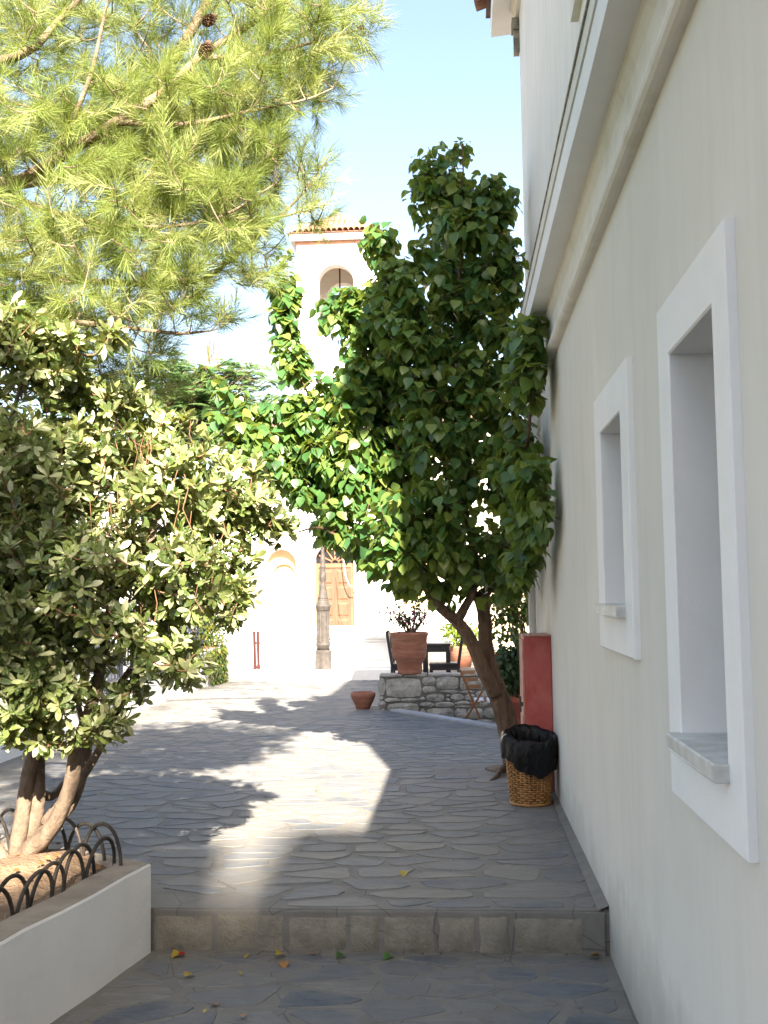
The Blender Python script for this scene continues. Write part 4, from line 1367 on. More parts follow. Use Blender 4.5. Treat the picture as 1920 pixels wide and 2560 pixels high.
cr = c4(745, 850, 15.0)
side_chair('dark chair right of the small table behind the rubble wall', (float(cr[0]), 15.0, .002), 0.0)
cl = c4(250, 860, 15.0)
side_chair('dark chair left of the small table, half hidden by the big terracotta pot', (float(cl[0]), 15.0, .002), math.pi)
tl = c4(502, 700, 15.05); tr_ = c4(672, 700, 15.05)
tx0, tx1 = float(tl[0]) - .12, float(tr_[0]) + .02
tb = thing('small_table', 'small dark square table behind the rubble wall', 'table', ((tx0 + tx1) / 2, 15.2, .002))
part('tabletop', MB().box(tx0, tx1, 14.95, 15.5, .66, .695, .004), M['darkwood'], tb)
for ya_ in (14.965, 15.465): part('apron', MB().box(tx0 + .02, tx1 - .02, ya_, ya_ + .02, .58, .659), M['darkwood'], tb)
for x_ in (tx0 + .1, tx1 - .035):
    for y_ in (14.99, 15.46): part('leg', MB().box(x_ - .03, x_ + .03, y_ - .03, y_ + .03, .0, .579), M['darkwood'], tb)

# folding chair at the wall foot
fx = c4(790, 1210, 12.6)
fc = thing('folding_chair', 'wooden folding chair with crossed legs at the foot of the rubble wall', 'chair', (float(fx[0]) + .12, 12.6, -.148), 0.0)
Z0 = -.148


def f4(x, y, Y):
    p = c4(x, y, Y); return Vector(p)


for Y in (12.42, 12.78):
    part('back_leg', MB().bar(f4(752, 822, Y), f4(905, 1195, Y), .022, .034, (0, 1, 0)), M['wood'], fc)
    part('front_leg', MB().bar(f4(925, 985, Y + .03), f4(792, 1212, Y + .03), .022, .034, (0, 1, 0)), M['wood'], fc)
for yy in (848, 902, 955):
    a, b_ = f4(762 + (yy - 848) * .38, yy, 12.42), f4(762 + (yy - 848) * .38, yy, 12.78)
    part('back_slat', MB().bar(a + Vector((0, -.01, 0)), b_ + Vector((0.16, .05, .0)), .014, .045), M['wood'], fc)
for i in range(5):
    a = f4(842 + i * 26, 1090 - i * 7, 12.42)
    part('seat_slat', MB().bar(a, a + Vector((0, .38, 0)), .035, .014), M['wood'], fc)
cu = f4(915, 1090, 12.5)
setp(part('white_cushion', MB().box(cu.x - .08, cu.x + .10, 12.44, 12.78, cu.z + .02, cu.z + .055, .012), M['cushion']), 'thin white cushion on the seat of the folding chair', 'cushion')

# big plant in a dark terracotta tub behind the cabinet
tub = pot('terracotta_tub', 'broad dark red terracotta tub behind the red cabinet', (.66, 11.5, -.148),
          [(.21, 0), (.22, .02), (.25, .2), (.28, .38), (.30, .40), (.30, .46), (.27, .46), (.26, .40), (.05, .38)], M['terradark'])


def leaf_ball(name, label, cat, center, radii, n, size, mat, tmpl=SMALL_LEAF, stem=True, base=None, group=None, holes=.0, extra=None, lumps=9):
    c = np.array(center, float)
    base = base if base is not None else (c[0], c[1], c[2] - radii[2] * 1.2)
    root = thing(name, label, cat, base, 0, group)
    lc = norm(rng.normal(size=(lumps, 3))) * .62 * rng.random((lumps, 1)) ** .4
    idx = rng.integers(0, lumps, n)
    p = lc[idx] + norm(rng.normal(size=(n, 3))) * (.2 + .25 * rng.random((n, 1)))
    out = norm(p + rng.normal(0, .25, p.shape))
    p = c + p * np.array(radii)
    ax = out * .6 + np.array([0, 0, -.35]) + rng.normal(0, .5, p.shape)
    v, f = batch(tmpl[0], tmpl[1], frames(ax, out + np.array([0, 0, .6]) + rng.normal(0, .3, p.shape)), p, rng.uniform(.7, 1.3, n) * size)
    tint = np.clip(np.repeat(rng.random(lumps)[idx] * .5 + rng.random(n) * .5, len(tmpl[0])), 0, 1)
    setp(link('foliage', raw_mesh('foliage', v, f, mat, False, tint, ORIG[root.name]), root), kind='stuff')
    if stem:
        mb = MB()
        for i in range(min(lumps, 9)):
            e = c + lc[i] * np.array(radii)
            mb.tube(smooth_pts([base, (np.array(base) * .45 + e * .55) + rng.normal(0, .04, 3) * radii[0], e], 4), np.linspace(max(.008, radii[0] * .06), .004, 9), 6, cap=False)
        part('stems', mb, M['bark'], root, kind='stuff')
    if extra:
        sel = rng.choice(n, extra[0], replace=False)
        v, f = batch(SMALL_LEAF[0], SMALL_LEAF[1], frames(rng.normal(size=(extra[0] * 4, 3)), rng.normal(size=(extra[0] * 4, 3))), np.repeat(p[sel] + out[sel] * size * .6, 4, 0) + rng.normal(0, .012, (extra[0] * 4, 3)), np.full(extra[0] * 4, extra[2]))
        setp(link('flowers', raw_mesh('flowers', v, f, extra[1], False, .5, ORIG[root.name]), root), kind='stuff')
    return root


leaf_ball('dark_bush', 'dark leafy bush growing in the broad terracotta tub', 'potted plant', (.56, 11.42, .60), (.40, .34, .36), 2000, .075, M['darkleaf'], base=(.66, 11.5, .25), lumps=16)
# crates with a pot of geraniums behind
cz = 0.0
for i, (lb) in enumerate(('lower orange plastic crate of the stack behind the trunk', 'upper orange plastic crate of the stack behind the trunk')):
    cx0 = .26
    rt = thing('orange_crate', lb, 'crate', (cx0 + .25, 14.4, .002 + i * .292), 0, 'orange plastic crates')
    z0 = .002 + i * .292
    part('crate_base', MB().box(cx0, cx0 + .5, 14.22, 14.58, z0, z0 + .02), M['orange'], rt)
    for zz in (.03, .12, .225):
        part('crate_rail', MB().box(cx0, cx0 + .5, 14.22, 14.235, z0 + zz, z0 + zz + .06).box(cx0, cx0 + .5, 14.565, 14.58, z0 + zz, z0 + zz + .06).box(cx0, cx0 + .015, 14.2355, 14.5645, z0 + zz, z0 + zz + .06).box(cx0 + .485, cx0 + .5, 14.2355, 14.5645, z0 + zz, z0 + zz + .06), M['orange'], rt)
    part('crate_ribs', MB().box(cx0 - .004, cx0 + .03, 14.214, 14.24, z0 + .02, z0 + .289).box(cx0 + .47, cx0 + .504, 14.214, 14.24, z0 + .02, z0 + .289).box(cx0 + .16, cx0 + .18, 14.214, 14.24, z0 + .02, z0 + .28).box(cx0 + .32, cx0 + .34, 14.214, 14.24, z0 + .02, z0 + .28).box(cx0 - .004, cx0 + .03, 14.56, 14.586, z0 + .02, z0 + .289).box(cx0 + .47, cx0 + .504, 14.56, 14.586, z0 + .02, z0 + .289), M['orange'], rt)
leaf_ball('geranium', 'green geranium with small pink flowers above the dark bush', 'plant', (.60, 12.95, 1.16), (.40, .25, .36), 800, .075, M['ivy'], base=(.78, 13.15, .415), extra=(7, M['rose'], .03), lumps=10)
pot('terracotta_pot', 'plain terracotta pot of the geranium behind the leaning tree', (.78, 13.21, .418), [(.10, 0), (.14, .2), (.15, .24), (.135, .24), (.02, .22)], M['terracotta'])
leaf_ball('flowering_creeper', 'tall creeper with magenta flowers behind the leaning tree', 'plant', (.95, 14.9, 1.9), (.8, .4, 1.0), 1500, .075, M['ivy'], base=(1.3, 15.1, .0), extra=(26, M['pink'], .04), lumps=20)
leaf_ball('lime_shrub', 'bright yellow green shrub in the sun behind the small table', 'shrub', (.02, 20.3, .62), (.45, .4, .42), 900, .08, M['limeleaf'], base=(.05, 20.4, .3), lumps=10)
pot('terracotta_pot', 'orange terracotta pot of the bright shrub by the beige wall', (.0, 20.4, .002), [(.18, 0), (.26, .35), (.28, .40), (.25, .40), (.02, .38)], M['terracotta'])
bw = setp(part('beige_wall', MB().box(.35, 9, 21.6, 21.9, -.3, 1.55), M['beige']), 'long low beige garden wall in the sun behind the leaning tree', 'wall')
ot = leaf_ball('olive_tree', 'pale olive tree above the beige garden wall', 'tree', (3.0, 25.5, 4.2), (2.6, 1.6, 2.2), 5000, .13, M['ivy'], base=(3.2, 25.6, 0), lumps=26)

# ------------------------------------------------------------------ left wall, railing, gate, creeper
LX = -3.93
for (ya, yb, lb) in ((12.75, 17.35, 'low whitewashed wall with railing left of the lane, beyond the gate'), (6.2, 11.65, 'low whitewashed wall left of the lane, nearer than the gate')):
    wl = thing('low_white_wall', lb, 'wall', (LX - .15, (ya + yb) / 2, 0), 0, 'whitewashed walls left of the lane')
    part('wall_body', MB().box(LX - .28, LX, ya, yb, -.4, .50, .01), M['white'], wl)
    part('coping', MB().box(LX - .31, LX + .035, ya - .02, yb + .03, .5005, .56, .012), M['trim'], wl)
    rl = thing('iron_railing', 'dark iron railing on the ' + ('farther' if ya > 12 else 'nearer') + ' part of the low white wall', 'railing', (LX - .14, (ya + yb) / 2, .56), 0, 'iron railings on the white wall')
    for zz in (.64, 1.22): part('rail', MB().box(LX - .155, LX - .125, ya + .05, yb - .05, zz, zz + .025), M['navy'], rl)
    me = raw_mesh('bar', MB().box(-.008, .008, -.008, .008, 0, .76).v, MB().box(-.008, .008, -.008, .008, 0, .76).f, M['navy'])
    yy = ya + .1
    while yy < yb - .05:
        o = link('bar', me, rl); o.location = Vector((LX - .14, yy, .555)) - ORIG[rl.name]
        yy += .11
gt = thing('iron_gate', 'dark blue iron gate with scrolls in the gap of the low white wall', 'gate', (LX - .1, 12.2, 0))
part('gate_frame', MB().box(LX - .12, LX - .08, 11.72, 11.76, .03, 1.25).box(LX - .12, LX - .08, 12.64, 12.68, .03, 1.25).box(LX - .12, LX - .08, 11.76, 12.64, .05, .09).box(LX - .12, LX - .08, 11.76, 12.64, 1.2, 1.24).box(LX - .12, LX - .08, 11.76, 12.64, .42, .45), M['navy'], gt)
for i in range(7):
    part('bar', MB().box(LX - .11, LX - .09, 11.85 + i * .115, 11.87 + i * .115, .45, 1.2), M['navy'], gt)
for i in range(4):
    cyy = 11.87 + i * .22
    part('scroll', MB().tube([(LX - .1, cyy + .095 * math.cos(a), .10 + .28 * math.sin(a)) for a in np.linspace(0, math.pi, 13)], .011, 6), M['navy'], gt, smooth=True)
setp(part('gate_sill', MB().box(LX - .3, LX + .03, 11.68, 12.72, -.1, .03, .006), M['trim']), 'white threshold slab under the iron gate', kind='structure')
# creeper hanging over the end of the wall
cp = thing('hanging_creeper', 'green creeper hanging over the end of the low white wall', 'creeper', (LX - .1, 17.3, .56))
nn_ = 4200
yy = 17.42 - np.abs(rng.normal(0, .55, nn_))
hang = rng.random(nn_) ** .8
top = 1.45 + .25 * np.sin(yy * 5)
bot = np.where(yy > 16.9, .02, np.clip(.02 + (16.9 - yy) * .28 + .12 * np.sin(yy * 17), .02, .6))
zz = top - hang * (top - bot)
front = LX + .05 + rng.random(nn_) * .10
xx = np.where(zz > .58, LX - .15 + rng.normal(0, .12, nn_), front)
endm = rng.random(nn_) < .45
xx = np.where(endm, LX - .3 + rng.random(nn_) * .42, xx); yy = np.where(endm, 17.42 + rng.random(nn_) * .15, yy); zz = np.where(endm, .02 + rng.random(nn_) * 1.5, zz)
P_ = np.stack([xx, yy, zz], 1)
A_ = np.stack([rng.normal(.2, .4, nn_), rng.normal(0, .4, nn_), -np.ones(nn_) * .7], 1)
v, f = batch(SMALL_LEAF[0], SMALL_LEAF[1], frames(A_, np.array([1, -.2, .5]) + rng.normal(0, .4, (nn_, 3))), P_, rng.uniform(.05, .085, nn_))
setp(link('foliage', raw_mesh('foliage', v, f, M['ivy'], False, np.repeat(rng.random(nn_), len(SMALL_LEAF[0])), ORIG[cp.name]), cp), kind='stuff')
st = MB()
for i in range(14):
    y0 = 17.4 - random.random() * 1.0
    st.tube([(LX - .2, y0, .6), (LX + .04, y0 - .02, .57), (LX + .06, y0, .3), (LX + .05, y0 + .03, .08)], .006, 5)
part('stems', st, M['twig'], cp, kind='stuff')


# garden trees behind the wall
def garden_tree(name, label, x, y, h, r_, n, size, mat, group):
    root = leaf_ball(name, label, 'tree', (x, y, h), (r_, r_ * .8, r_ * .85), n, size, mat, base=(x, y, -.02), stem=False, lumps=24, group=group)
    mb = MB()
    q = smooth_pts([(x, y, -.1, .14), (x + .1, y, h * .35, .11), (x - .05, y + .1, h * .7, .08), (x, y, h + r_ * .3, .03)], 5)
    mb.tube(q[:, :3], q[:, 3], 10, .08)
    part('trunk', mb, M['bark'], root, smooth=True)
    for i in range(6):
        a = i * 1.05
        part('limb', MB().tube(smooth_pts([(x, y, h * .55), (x + math.cos(a) * r_ * .4, y + math.sin(a) * r_ * .35, h * .85), (x + math.cos(a) * r_ * .75, y + math.sin(a) * r_ * .6, h + r_ * .1)], 4), np.linspace(.05, .012, 9), 7), M['bark'], root, smooth=True)


garden_tree('garden_tree', 'dark round tree in the garden, nearest behind the railing', -5.3, 9.0, 2.3, 1.5, 5200, .11, M['darkleaf'], 'trees in the walled garden')
garden_tree('garden_tree', 'dark leafy tree in the garden opposite the iron gate', -5.9, 12.6, 2.5, 1.7, 5200, .12, M['darkleaf'], 'trees in the walled garden')
garden_tree('garden_tree', 'tall dark tree at the far end of the walled garden', -7.2, 17.0, 3.0, 2.3, 6500, .14, M['darkleaf'], 'trees in the walled garden')
garden_tree('garden_tree', 'dark tree deep in the walled garden behind the pine', -9.0, 12.0, 3.2, 2.4, 6000, .15, M['darkleaf'], 'trees in the walled garden')
hg = thing('garden_house', 'pale house behind the garden trees', 'house', (-13, 16, 0))
part('wall', MB().box(-17, -10.5, 12, 22, -.3, 4.2), M['beige'], hg)
part('roof', MB().add([(-17.4, 11.6, 4.21), (-10.1, 11.6, 4.21), (-10.1, 22.4, 4.21), (-17.4, 22.4, 4.21), (-13.7, 11.6, 5.8), (-13.7, 22.4, 5.8)], [(0, 1, 4), (1, 2, 5, 4), (2, 3, 5), (3, 0, 4, 5), (0, 3, 2, 1)]), M['oldtile'], hg)
for yw in (13.5, 16.5, 19.5):
    wq = part('window', MB().box(-10.52, -10.46, yw, yw + 1, 1.2, 2.6), M['shade'], hg)
    part('pane', MB().box(-10.465, -10.452, yw + .1, yw + .9, 1.3, 2.5), M['glass'], wq)

# feathery tree beyond the wall
ft = thing('feathery_tree', 'pale feathery tree with flat sprays beyond the low white wall', 'tree', (-7.4, 25.0, 0))
q = smooth_pts([(-7.4, 25, -.1, .16), (-7.3, 25, 2.5, .13), (-7.0, 25, 4.5, .10), (-6.8, 25, 6.2, .04)], 5)
part('trunk', MB().tube(q[:, :3], q[:, 3], 10, .06), M['bark'], ft, smooth=True)
P_, A_, tb_ = [], [], MB()
for i in range(170):
    e = at(random.uniform(300, 600), random.uniform(770, 960), random.uniform(24, 26.5))
    s_ = q[random.randint(9, len(q) - 1), :3]
    c = smooth_pts([s_, (s_ + e) / 2 + [0, 0, .25], e], 6)
    tb_.tube(c, np.linspace(.022, .006, len(c)), 5, cap=False)
    for j in range(5):
        o_ = c[random.randint(6, len(c) - 1)] + rng.normal(0, .12, 3) * [1, 1, .35]
        dr_ = norm(np.array([rng.normal(), rng.normal(), rng.normal() * .15]) + (e - s_) * .12)
        Ls = random.uniform(.35, .6)
        pe = np.cross(dr_, [0, 0, 1])
        for k in range(16):
            u_ = k / 15
            for sg in (-1, 1):
                P_.append(o_ + dr_ * (u_ * Ls) + np.array([0, 0, -.10 * u_ * u_])); A_.append(pe * sg + dr_ * .45)
part('limbs', tb_, M['bark'], ft, kind='stuff')
P_, A_ = np.array(P_), np.array(A_)
v, f = batch(SMALL_LEAF[0], SMALL_LEAF[1], frames(A_, np.array([0, 0, 1.]) + rng.normal(0, .2, A_.shape)), P_, rng.uniform(.10, .15, len(P_)))
setp(link('crown', raw_mesh('crown', v, f, M['acacia'], False, np.repeat(rng.random(len(P_)), len(SMALL_LEAF[0])), ORIG[ft.name]), ft), kind='stuff')

# ------------------------------------------------------------------ parapet, lamp, pillar, church
PY = 18.0
pp = thing('white_parapet', 'white moulded parapet in front of the church door', 'parapet', (-2.3, PY + .2, 0))
pa, pb = float(at(569, 1400, 18.0)[0]), -1.10
part('plinth', MB().box(pa - .12, pb + .06, PY - .48, PY + .5, -.1, .17, .012), M['white'], pp)
part('base_moulding', MB().box(pa - .03, pb + .03, PY - .045, PY + .46, .1705, .25, .012), M['white'], pp)
part('wall_body', MB().box(pa, pb, PY, PY + .42, .2505, .645, .005), M['white'], pp)
part('coping', MB().box(pa - .05, pb + .05, PY - .06, PY + .47, .6455, .70, .012), M['white'], pp)
part('coping_fillet', MB().box(pa - .02, pb + .02, PY - .03, PY + .44, .60, .645, .008), M['white'], pp)
for x0, x1 in ((pa + .08, pa + 1.1), (pb - .95, pb - .1)):
    part('panel', MB().box(x0, x1, PY - .012, PY + .002, .30, .325).box(x0, x1, PY - .012, PY + .002, .545, .57).box(x0, x0 + .025, PY - .0115, PY + .002, .3255, .5445).box(x1 - .025, x1, PY - .0115, PY + .002, .3255, .5445), M['white'], pp)
# the court's second parapet farther back closes the terrace before the church
p2 = thing('terrace_parapet', 'long white terrace parapet farther back below the church door', 'parapet', (-3, 30, 0))
part('wall_body', MB().box(-7.2, 2.0, 30.0, 30.3, -.1, .44, .01), M['white'], p2)
part('coping', MB().box(-7.25, 2.05, 29.95, 30.35, .4405, .50, .01), M['white'], p2)

LPY = 17.75
LPX = float(at(699, 1430, LPY)[0])
LS, LZ = .86, .172
lp = thing('lamp_post', 'ornate grey cast iron lamp post in front of the church door', 'lamp post', (LPX, LPY, LZ))


def oct_prof(prof, seg, name, parent, smooth=False, mat='castiron'):
    return part(name, MB().lathe([(a * LS, b * LS) for a, b in prof], seg, (LPX, LPY, LZ)), M[mat], parent, smooth=smooth)


oct_prof([(.168, .0), (.168, .02), (.16, .03), (.16, .30), (.168, .315), (.168, .34), (.14, .36)], 8, 'base', lp)
oct_prof([(.125, .355), (.13, .44), (.14, .45), (.142, .475), (.128, .49)], 16, 'base_ring', lp, True)
fl = []
mb = MB()
seg = 48
pr_ = [(.120, .485), (.124, .55), (.118, .90), (.116, 1.10), (.13, 1.13)]
v = []
for r_, z in pr_:
    for k in range(seg):
        a = 2 * math.pi * k / seg
        q_ = r_ * (1 + (.05 * (1 if (k % 4) < 2 else -1) if .5 < z < 1.11 else 0))
        v.append((LPX + q_ * LS * math.cos(a), LPY + q_ * LS * math.sin(a), LZ + z * LS))
f = [(i * seg + k, i * seg + (k + 1) % seg, (i + 1) * seg + (k + 1) % seg, (i + 1) * seg + k) for i in range(len(pr_) - 1) for k in range(seg)]
part('fluted_shaft', mb.add(v, f), M['castiron'], lp)
oct_prof([(.12, 1.10), (.135, 1.12), (.135, 1.16), (.15, 1.18), (.152, 1.21), (.13, 1.23), (.125, 1.26), (.105, 1.28), (.105, 1.31), (.11, 1.33)], 24, 'collar', lp, True)
oct_prof([(.10, 1.325), (.095, 1.36), (.075, 1.45), (.06, 1.55), (.07, 1.58), (.045, 1.62), (.045, 1.66), (.065, 1.70), (.062, 1.80), (.045, 1.90), (.06, 1.93), (.06, 1.96), (.045, 1.98), (.055, 2.04), (.045, 2.14), (.035, 2.2), (.034, 3.0), (.03, 3.6), (.06, 3.65), (.03, 3.7)], 20, 'shaft', lp, True)
ln = part('lantern', MB().lathe([(.05, 3.18), (.15, 3.53), (.16, 3.54)], 6, (LPX, LPY, LZ)), M['cushion'], lp)
part('lantern_cap', MB().lathe([(.18, 3.542), (.11, 3.64), (.03, 3.71), (.02, 3.78)], 6, (LPX, LPY, LZ)), M['castiron'], ln)

gp = at(547, 1420, 21.6)
setp(part('shaded_pillar', MB().box(gp[0] - .17, gp[0] + .19, 21.6, 21.95, -.1, 2.1, .008), M['marble']), 'square plastered pillar toned grey for tree shade beyond the hanging creeper', 'pillar')  # grey marble colour stands in for tree shade on the pillar
rp = at(556, 1440, 17.8)
rdf = thing('red_folded_frame', 'narrow red slatted frame standing at the left end of the white parapet', 'folded frame', (rp[0], 17.8, 0))
for i in range(2): part('slat', MB().bar((rp[0] - .035 + i * .06, 17.8, .0), (rp[0] - .055 + i * .06, 17.82, .80), .045, .03, (0, 1, 0)), M['shaded_red'], rdf)
part('cross_bar', MB().bar((rp[0] - .06, 17.832, .2), (rp[0] + .05, 17.832, .2), .025, .03).bar((rp[0] - .06, 17.845, .6), (rp[0] + .04, 17.845, .6), .025, .03), M['shaded_red'], rdf)

CY = 36.0


def arch_wall(x0, x1, z0, z1, ops, y, depth, mb, back=False):
    """front at y with arched openings (xa, xb, zbase, zspring); reveals run back by depth"""
    cuts = sorted(ops)
    x = x0
    for (xa, xb, zb, zs_) in cuts:
        mb.add([(x, y, z0), (xa, y, z0), (xa, y, z1), (x, y, z1)], [(0, 1, 2, 3)])
        if zb > z0 + 1e-4: mb.add([(xa, y, z0), (xb, y, z0), (xb, y, zb), (xa, y, zb)], [(0, 1, 2, 3)])
        r_ = (xb - xa) / 2; cx = (xa + xb) / 2
        arc_ = [(cx - r_ * math.cos(a), zs_ + r_ * math.sin(a)) for a in np.linspace(0, math.pi, 17)]
        for (p, q_) in zip(arc_[:-1], arc_[1:]):
            mb.add([(p[0], y, p[1]), (q_[0], y, q_[1]), (q_[0], y, z1), (p[0], y, z1)], [(0, 1, 2, 3)])
        loop = [(xa, zb)] + arc_ + [(xb, zb)]
        for (p, q_) in zip(loop, loop[1:] + loop[:1]):
            mb.add([(p[0], y, p[1]), (q_[0], y, q_[1]), (q_[0], y + depth, q_[1]), (p[0], y + depth, p[1])], [(3, 2, 1, 0)])
        x = xb
    mb.add([(x, y, z0), (x1, y, z0), (x1, y, z1), (x, y, z1)], [(0, 1, 2, 3)])
    return mb


ch = thing('church', 'white church with a bell tower and arched doorway at the end of the lane', 'church', (-4, 38, 0))
DX0, DX1 = -4.85, -3.53
NX0, NX1 = -6.50, -5.47
RX0, RX1 = -2.0, -1.0
fw = arch_wall(-8.2, 1.2, -.2, 6.9, [(DX0, DX1, .0, 2.45), (NX0, NX1, .8, 2.40), (RX0, RX1, .8, 2.40)], CY, .55, MB())
fw.add([(-8.2, CY, -.2), (-8.2, CY + 12, -.2), (-8.2, CY + 12, 6.9), (-8.2, CY, 6.9)], [(0, 1, 2, 3)])
fw.add([(1.2, CY, -.2), (1.2, CY + 12, -.2), (1.2, CY + 12, 6.9), (1.2, CY, 6.9)], [(3, 2, 1, 0)])
part('wall', fw, M['white'], ch)
part('niche_back', MB().box(NX0 - .05, NX1 + .05, CY + .551, CY + .6, .7, 3.0), M['ochre'], ch)
part('niche_back', MB().box(RX0 - .05, RX1 + .05, CY + .551, CY + .6, .7, 3.0), M['ochre'], ch)
part('inner_arch', arch_wall(NX0, NX1, .8, 2.98, [(NX0 + .17, NX1 - .1, .8, 2.05)], CY + .40, .149, MB()), M['ochre'], ch)
# door
dy = CY + .30
dfm = part('door_frame', MB().box(DX0, DX0 + .10, dy - .04, dy + .1, 0, 2.42).box(DX1 - .13, DX1, dy - .04, dy + .1, 0, 2.42).box(DX0 + .10, DX1 - .13, dy - .041, dy + .1, 2.28, 2.42), M['doorframe'], ch)
mid = (DX0 + DX1 - .03) / 2
for (xa, xb) in ((DX0 + .10, mid - .004), (mid + .004, DX1 - .13)):
    d_ = part('door_leaf', MB().box(xa, xb, dy, dy + .05, .01, 2.278), M['door'], ch)
    for i in range(4):
        z0 = .10 + i * .545
        pm = MB()
        fx0, fx1, fz0, fz1 = xa + .08, xb - .08, z0, z0 + .44
        pm.add([(fx0, dy - .003, fz0), (fx1, dy - .003, fz0), (fx1, dy - .003, fz1), (fx0, dy - .003, fz1), (fx0 + .05, dy - .03, fz0 + .05), (fx1 - .05, dy - .03, fz0 + .05), (fx1 - .05, dy - .03, fz1 - .05), (fx0 + .05, dy - .03, fz1 - .05)],
               [(0, 1, 5, 4), (1, 2, 6, 5), (2, 3, 7, 6), (3, 0, 4, 7), (4, 5, 6, 7)])
        part('panel', pm, M['door'], d_)
        for ze in (fz0 - .014, fz1 + .001): part('panel_edge', MB().box(fx0 - .014, fx1 + .014, dy - .006, dy - .001, ze, ze + .013), M['doorframe'], d_)
fg = part('fanlight', MB().box(DX0 + .02, DX1 - .02, dy + .05, dy + .06, 2.42, 3.12), M['glass'], ch)
cxd = (DX0 + DX1) / 2
for a in (.45, 1.0, 1.57, 2.14, 2.69):
    part('spoke', MB().bar((cxd + .1 * math.cos(a), dy + .02, 2.44 + .1 * math.sin(a)), (cxd + .62 * math.cos(a), dy + .02, 2.44 + .62 * math.sin(a)), .05, .04, (0, 1, 0)), M['doorframe'], fg)
part('hub', MB().tube([(cxd + .12 * math.cos(a), dy + .01, 2.43 + .12 * math.sin(a)) for a in np.linspace(0, math.pi, 9)], .03, 6), M['door'], fg)
part('step', MB().box(DX0 - .4, DX1 + .4, CY - .5, CY - .002, -.1, .12), M['marble'], ch)
# nave roof
nv_ = MB().add([(-8.5, CY - .3, 6.9), (1.5, CY - .3, 6.9), (1.5, CY + 12.3, 6.9), (-8.5, CY + 12.3, 6.9), (-3.5, CY + 2.2, 8.8), (-3.5, CY + 12.3, 8.8)], [(0, 1, 4), (1, 2, 5, 4), (3, 0, 4, 5), (2, 3, 5), (0, 3, 2, 1)])
nroof = part('roof', nv_, M['oldtile'], ch)
for i in range(48):
    x_ = -8.4 + i * .208
    if x_ > 1.4: break
    t_ = 1 - abs(x_ + 3.5) / 5.0
    L_ = max(.3, t_ * 2.5)
    part('roof_tile', half_pipe((x_, CY - .36, 6.92), (x_, CY - .36 + L_, 6.92 + L_ * .76), .10), M['oldtile'], nroof, smooth=True)
# bell tower
TX0, TX1 = -5.46, -2.74
TY0, TY1 = 36.6, 39.3
tw_ = part('tower', arch_wall(TX0, TX1, 6.9, 13.55, [(-4.72, -3.48, 9.2, 12.2)], TY0, .45, MB()).add([(TX0, TY0, 6.9), (TX0, TY1, 6.9), (TX0, TY1, 13.55), (TX0, TY0, 13.55)], [(0, 1, 2, 3)]).add([(TX1, TY0, 6.9), (TX1, TY1, 6.9), (TX1, TY1, 13.55), (TX1, TY0, 13.55)], [(3, 2, 1, 0)]), M['white'], ch)
bkm = arch_wall(TX0, TX1, 6.9, 13.55, [(-4.72, -3.48, 9.2, 12.2)], TY1 - .45, .45, MB())
part('tower_back', bkm, M['white'], ch)
part('belfry_ceiling', MB().box(TX0 + .05, TX1 - .05, TY0 + .46, TY1 - .46, 13.3, 13.5).box(TX0 + .05, TX1 - .05, TY0 + .46, TY1 - .46, 8.9, 9.1), M['ochre'], ch)
part('cornice_shadow', MB().box(TX0 - .05, TX1 + .05, TY0 - .05, TY1 + .05, 13.551, 13.66), M['shadow_brown'], ch)  # brown strip painted in for the shadow line under the cornice
part('cornice', MB().box(TX0 - .22, TX1 + .22, TY0 - .22, TY1 + .22, 13.661, 13.88, .02), M['trim'], ch)
part('corner_pier', MB().box(TX1 - .002, TX1 + .18, TY0 + .5, TY1 - .5, 6.9, 13.55), M['beige'], ch)
ap = (-4.1, 37.95, 15.0)
c4_ = [(TX0 - .3, TY0 - .3, 13.885), (TX1 + .3, TY0 - .3, 13.885), (TX1 + .3, TY1 + .3, 13.885), (TX0 - .3, TY1 + .3, 13.885)]
trf = part('tower_roof', MB().add(c4_ + [ap], [(0, 1, 4), (1, 2, 4), (2, 3, 4), (3, 0, 4), (3, 2, 1, 0)]), M['tile'], ch)
for i in range(17):
    x_ = TX0 - .22 + i * .197
    s_ = max(.12, 1 - abs(x_ - ap[0]) / 1.68)
    dd = (ap[1] - TY0 + .3) * s_
    part('roof_tile', half_pipe((x_, TY0 - .36, 13.92), (x_, TY0 - .36 + dd, 13.92 + dd * .675), .095), M['tile'], trf, smooth=True)
bell = part('bell', MB().lathe([(.30, 0), (.27, .06), (.2, .2), (.15, .36), (.08, .42)], 20, (-4.1, 37.9, 10.9)), M['castiron'], ch, smooth=True)
part('bell_rod', MB().tube([(-4.1, 37.9, 11.3), (-4.1, 37.9, 13.3)], .03, 6), M['castiron'], bell)
# cables before the door
cv = [at(890, 1385 - 180, 35.7)]
wp = [at(a / 1.15732, b_ / 1.15732, 35.75) for a, b_ in ((853, 1330), (856, 1375), (861, 1420), (866, 1446), (874, 1463), (887, 1469), (905, 1472))]
setp(part('white_cable', MB().tube(smooth_pts(wp, 5), .016, 6), M['cable'], smooth=True), 'white cable looping down across the church door', 'cable')
wp = [at(a / 1.15732, b_ / 1.15732, 35.85) for a, b_ in ((842, 1420), (848, 1490), (856, 1535), (864, 1553), (874, 1556), (885, 1552))]
setp(part('brown_cable', MB().tube(smooth_pts(wp, 5), .008, 6), M['doorframe'], smooth=True), 'thin brown cable drooping down the church door', 'cable')
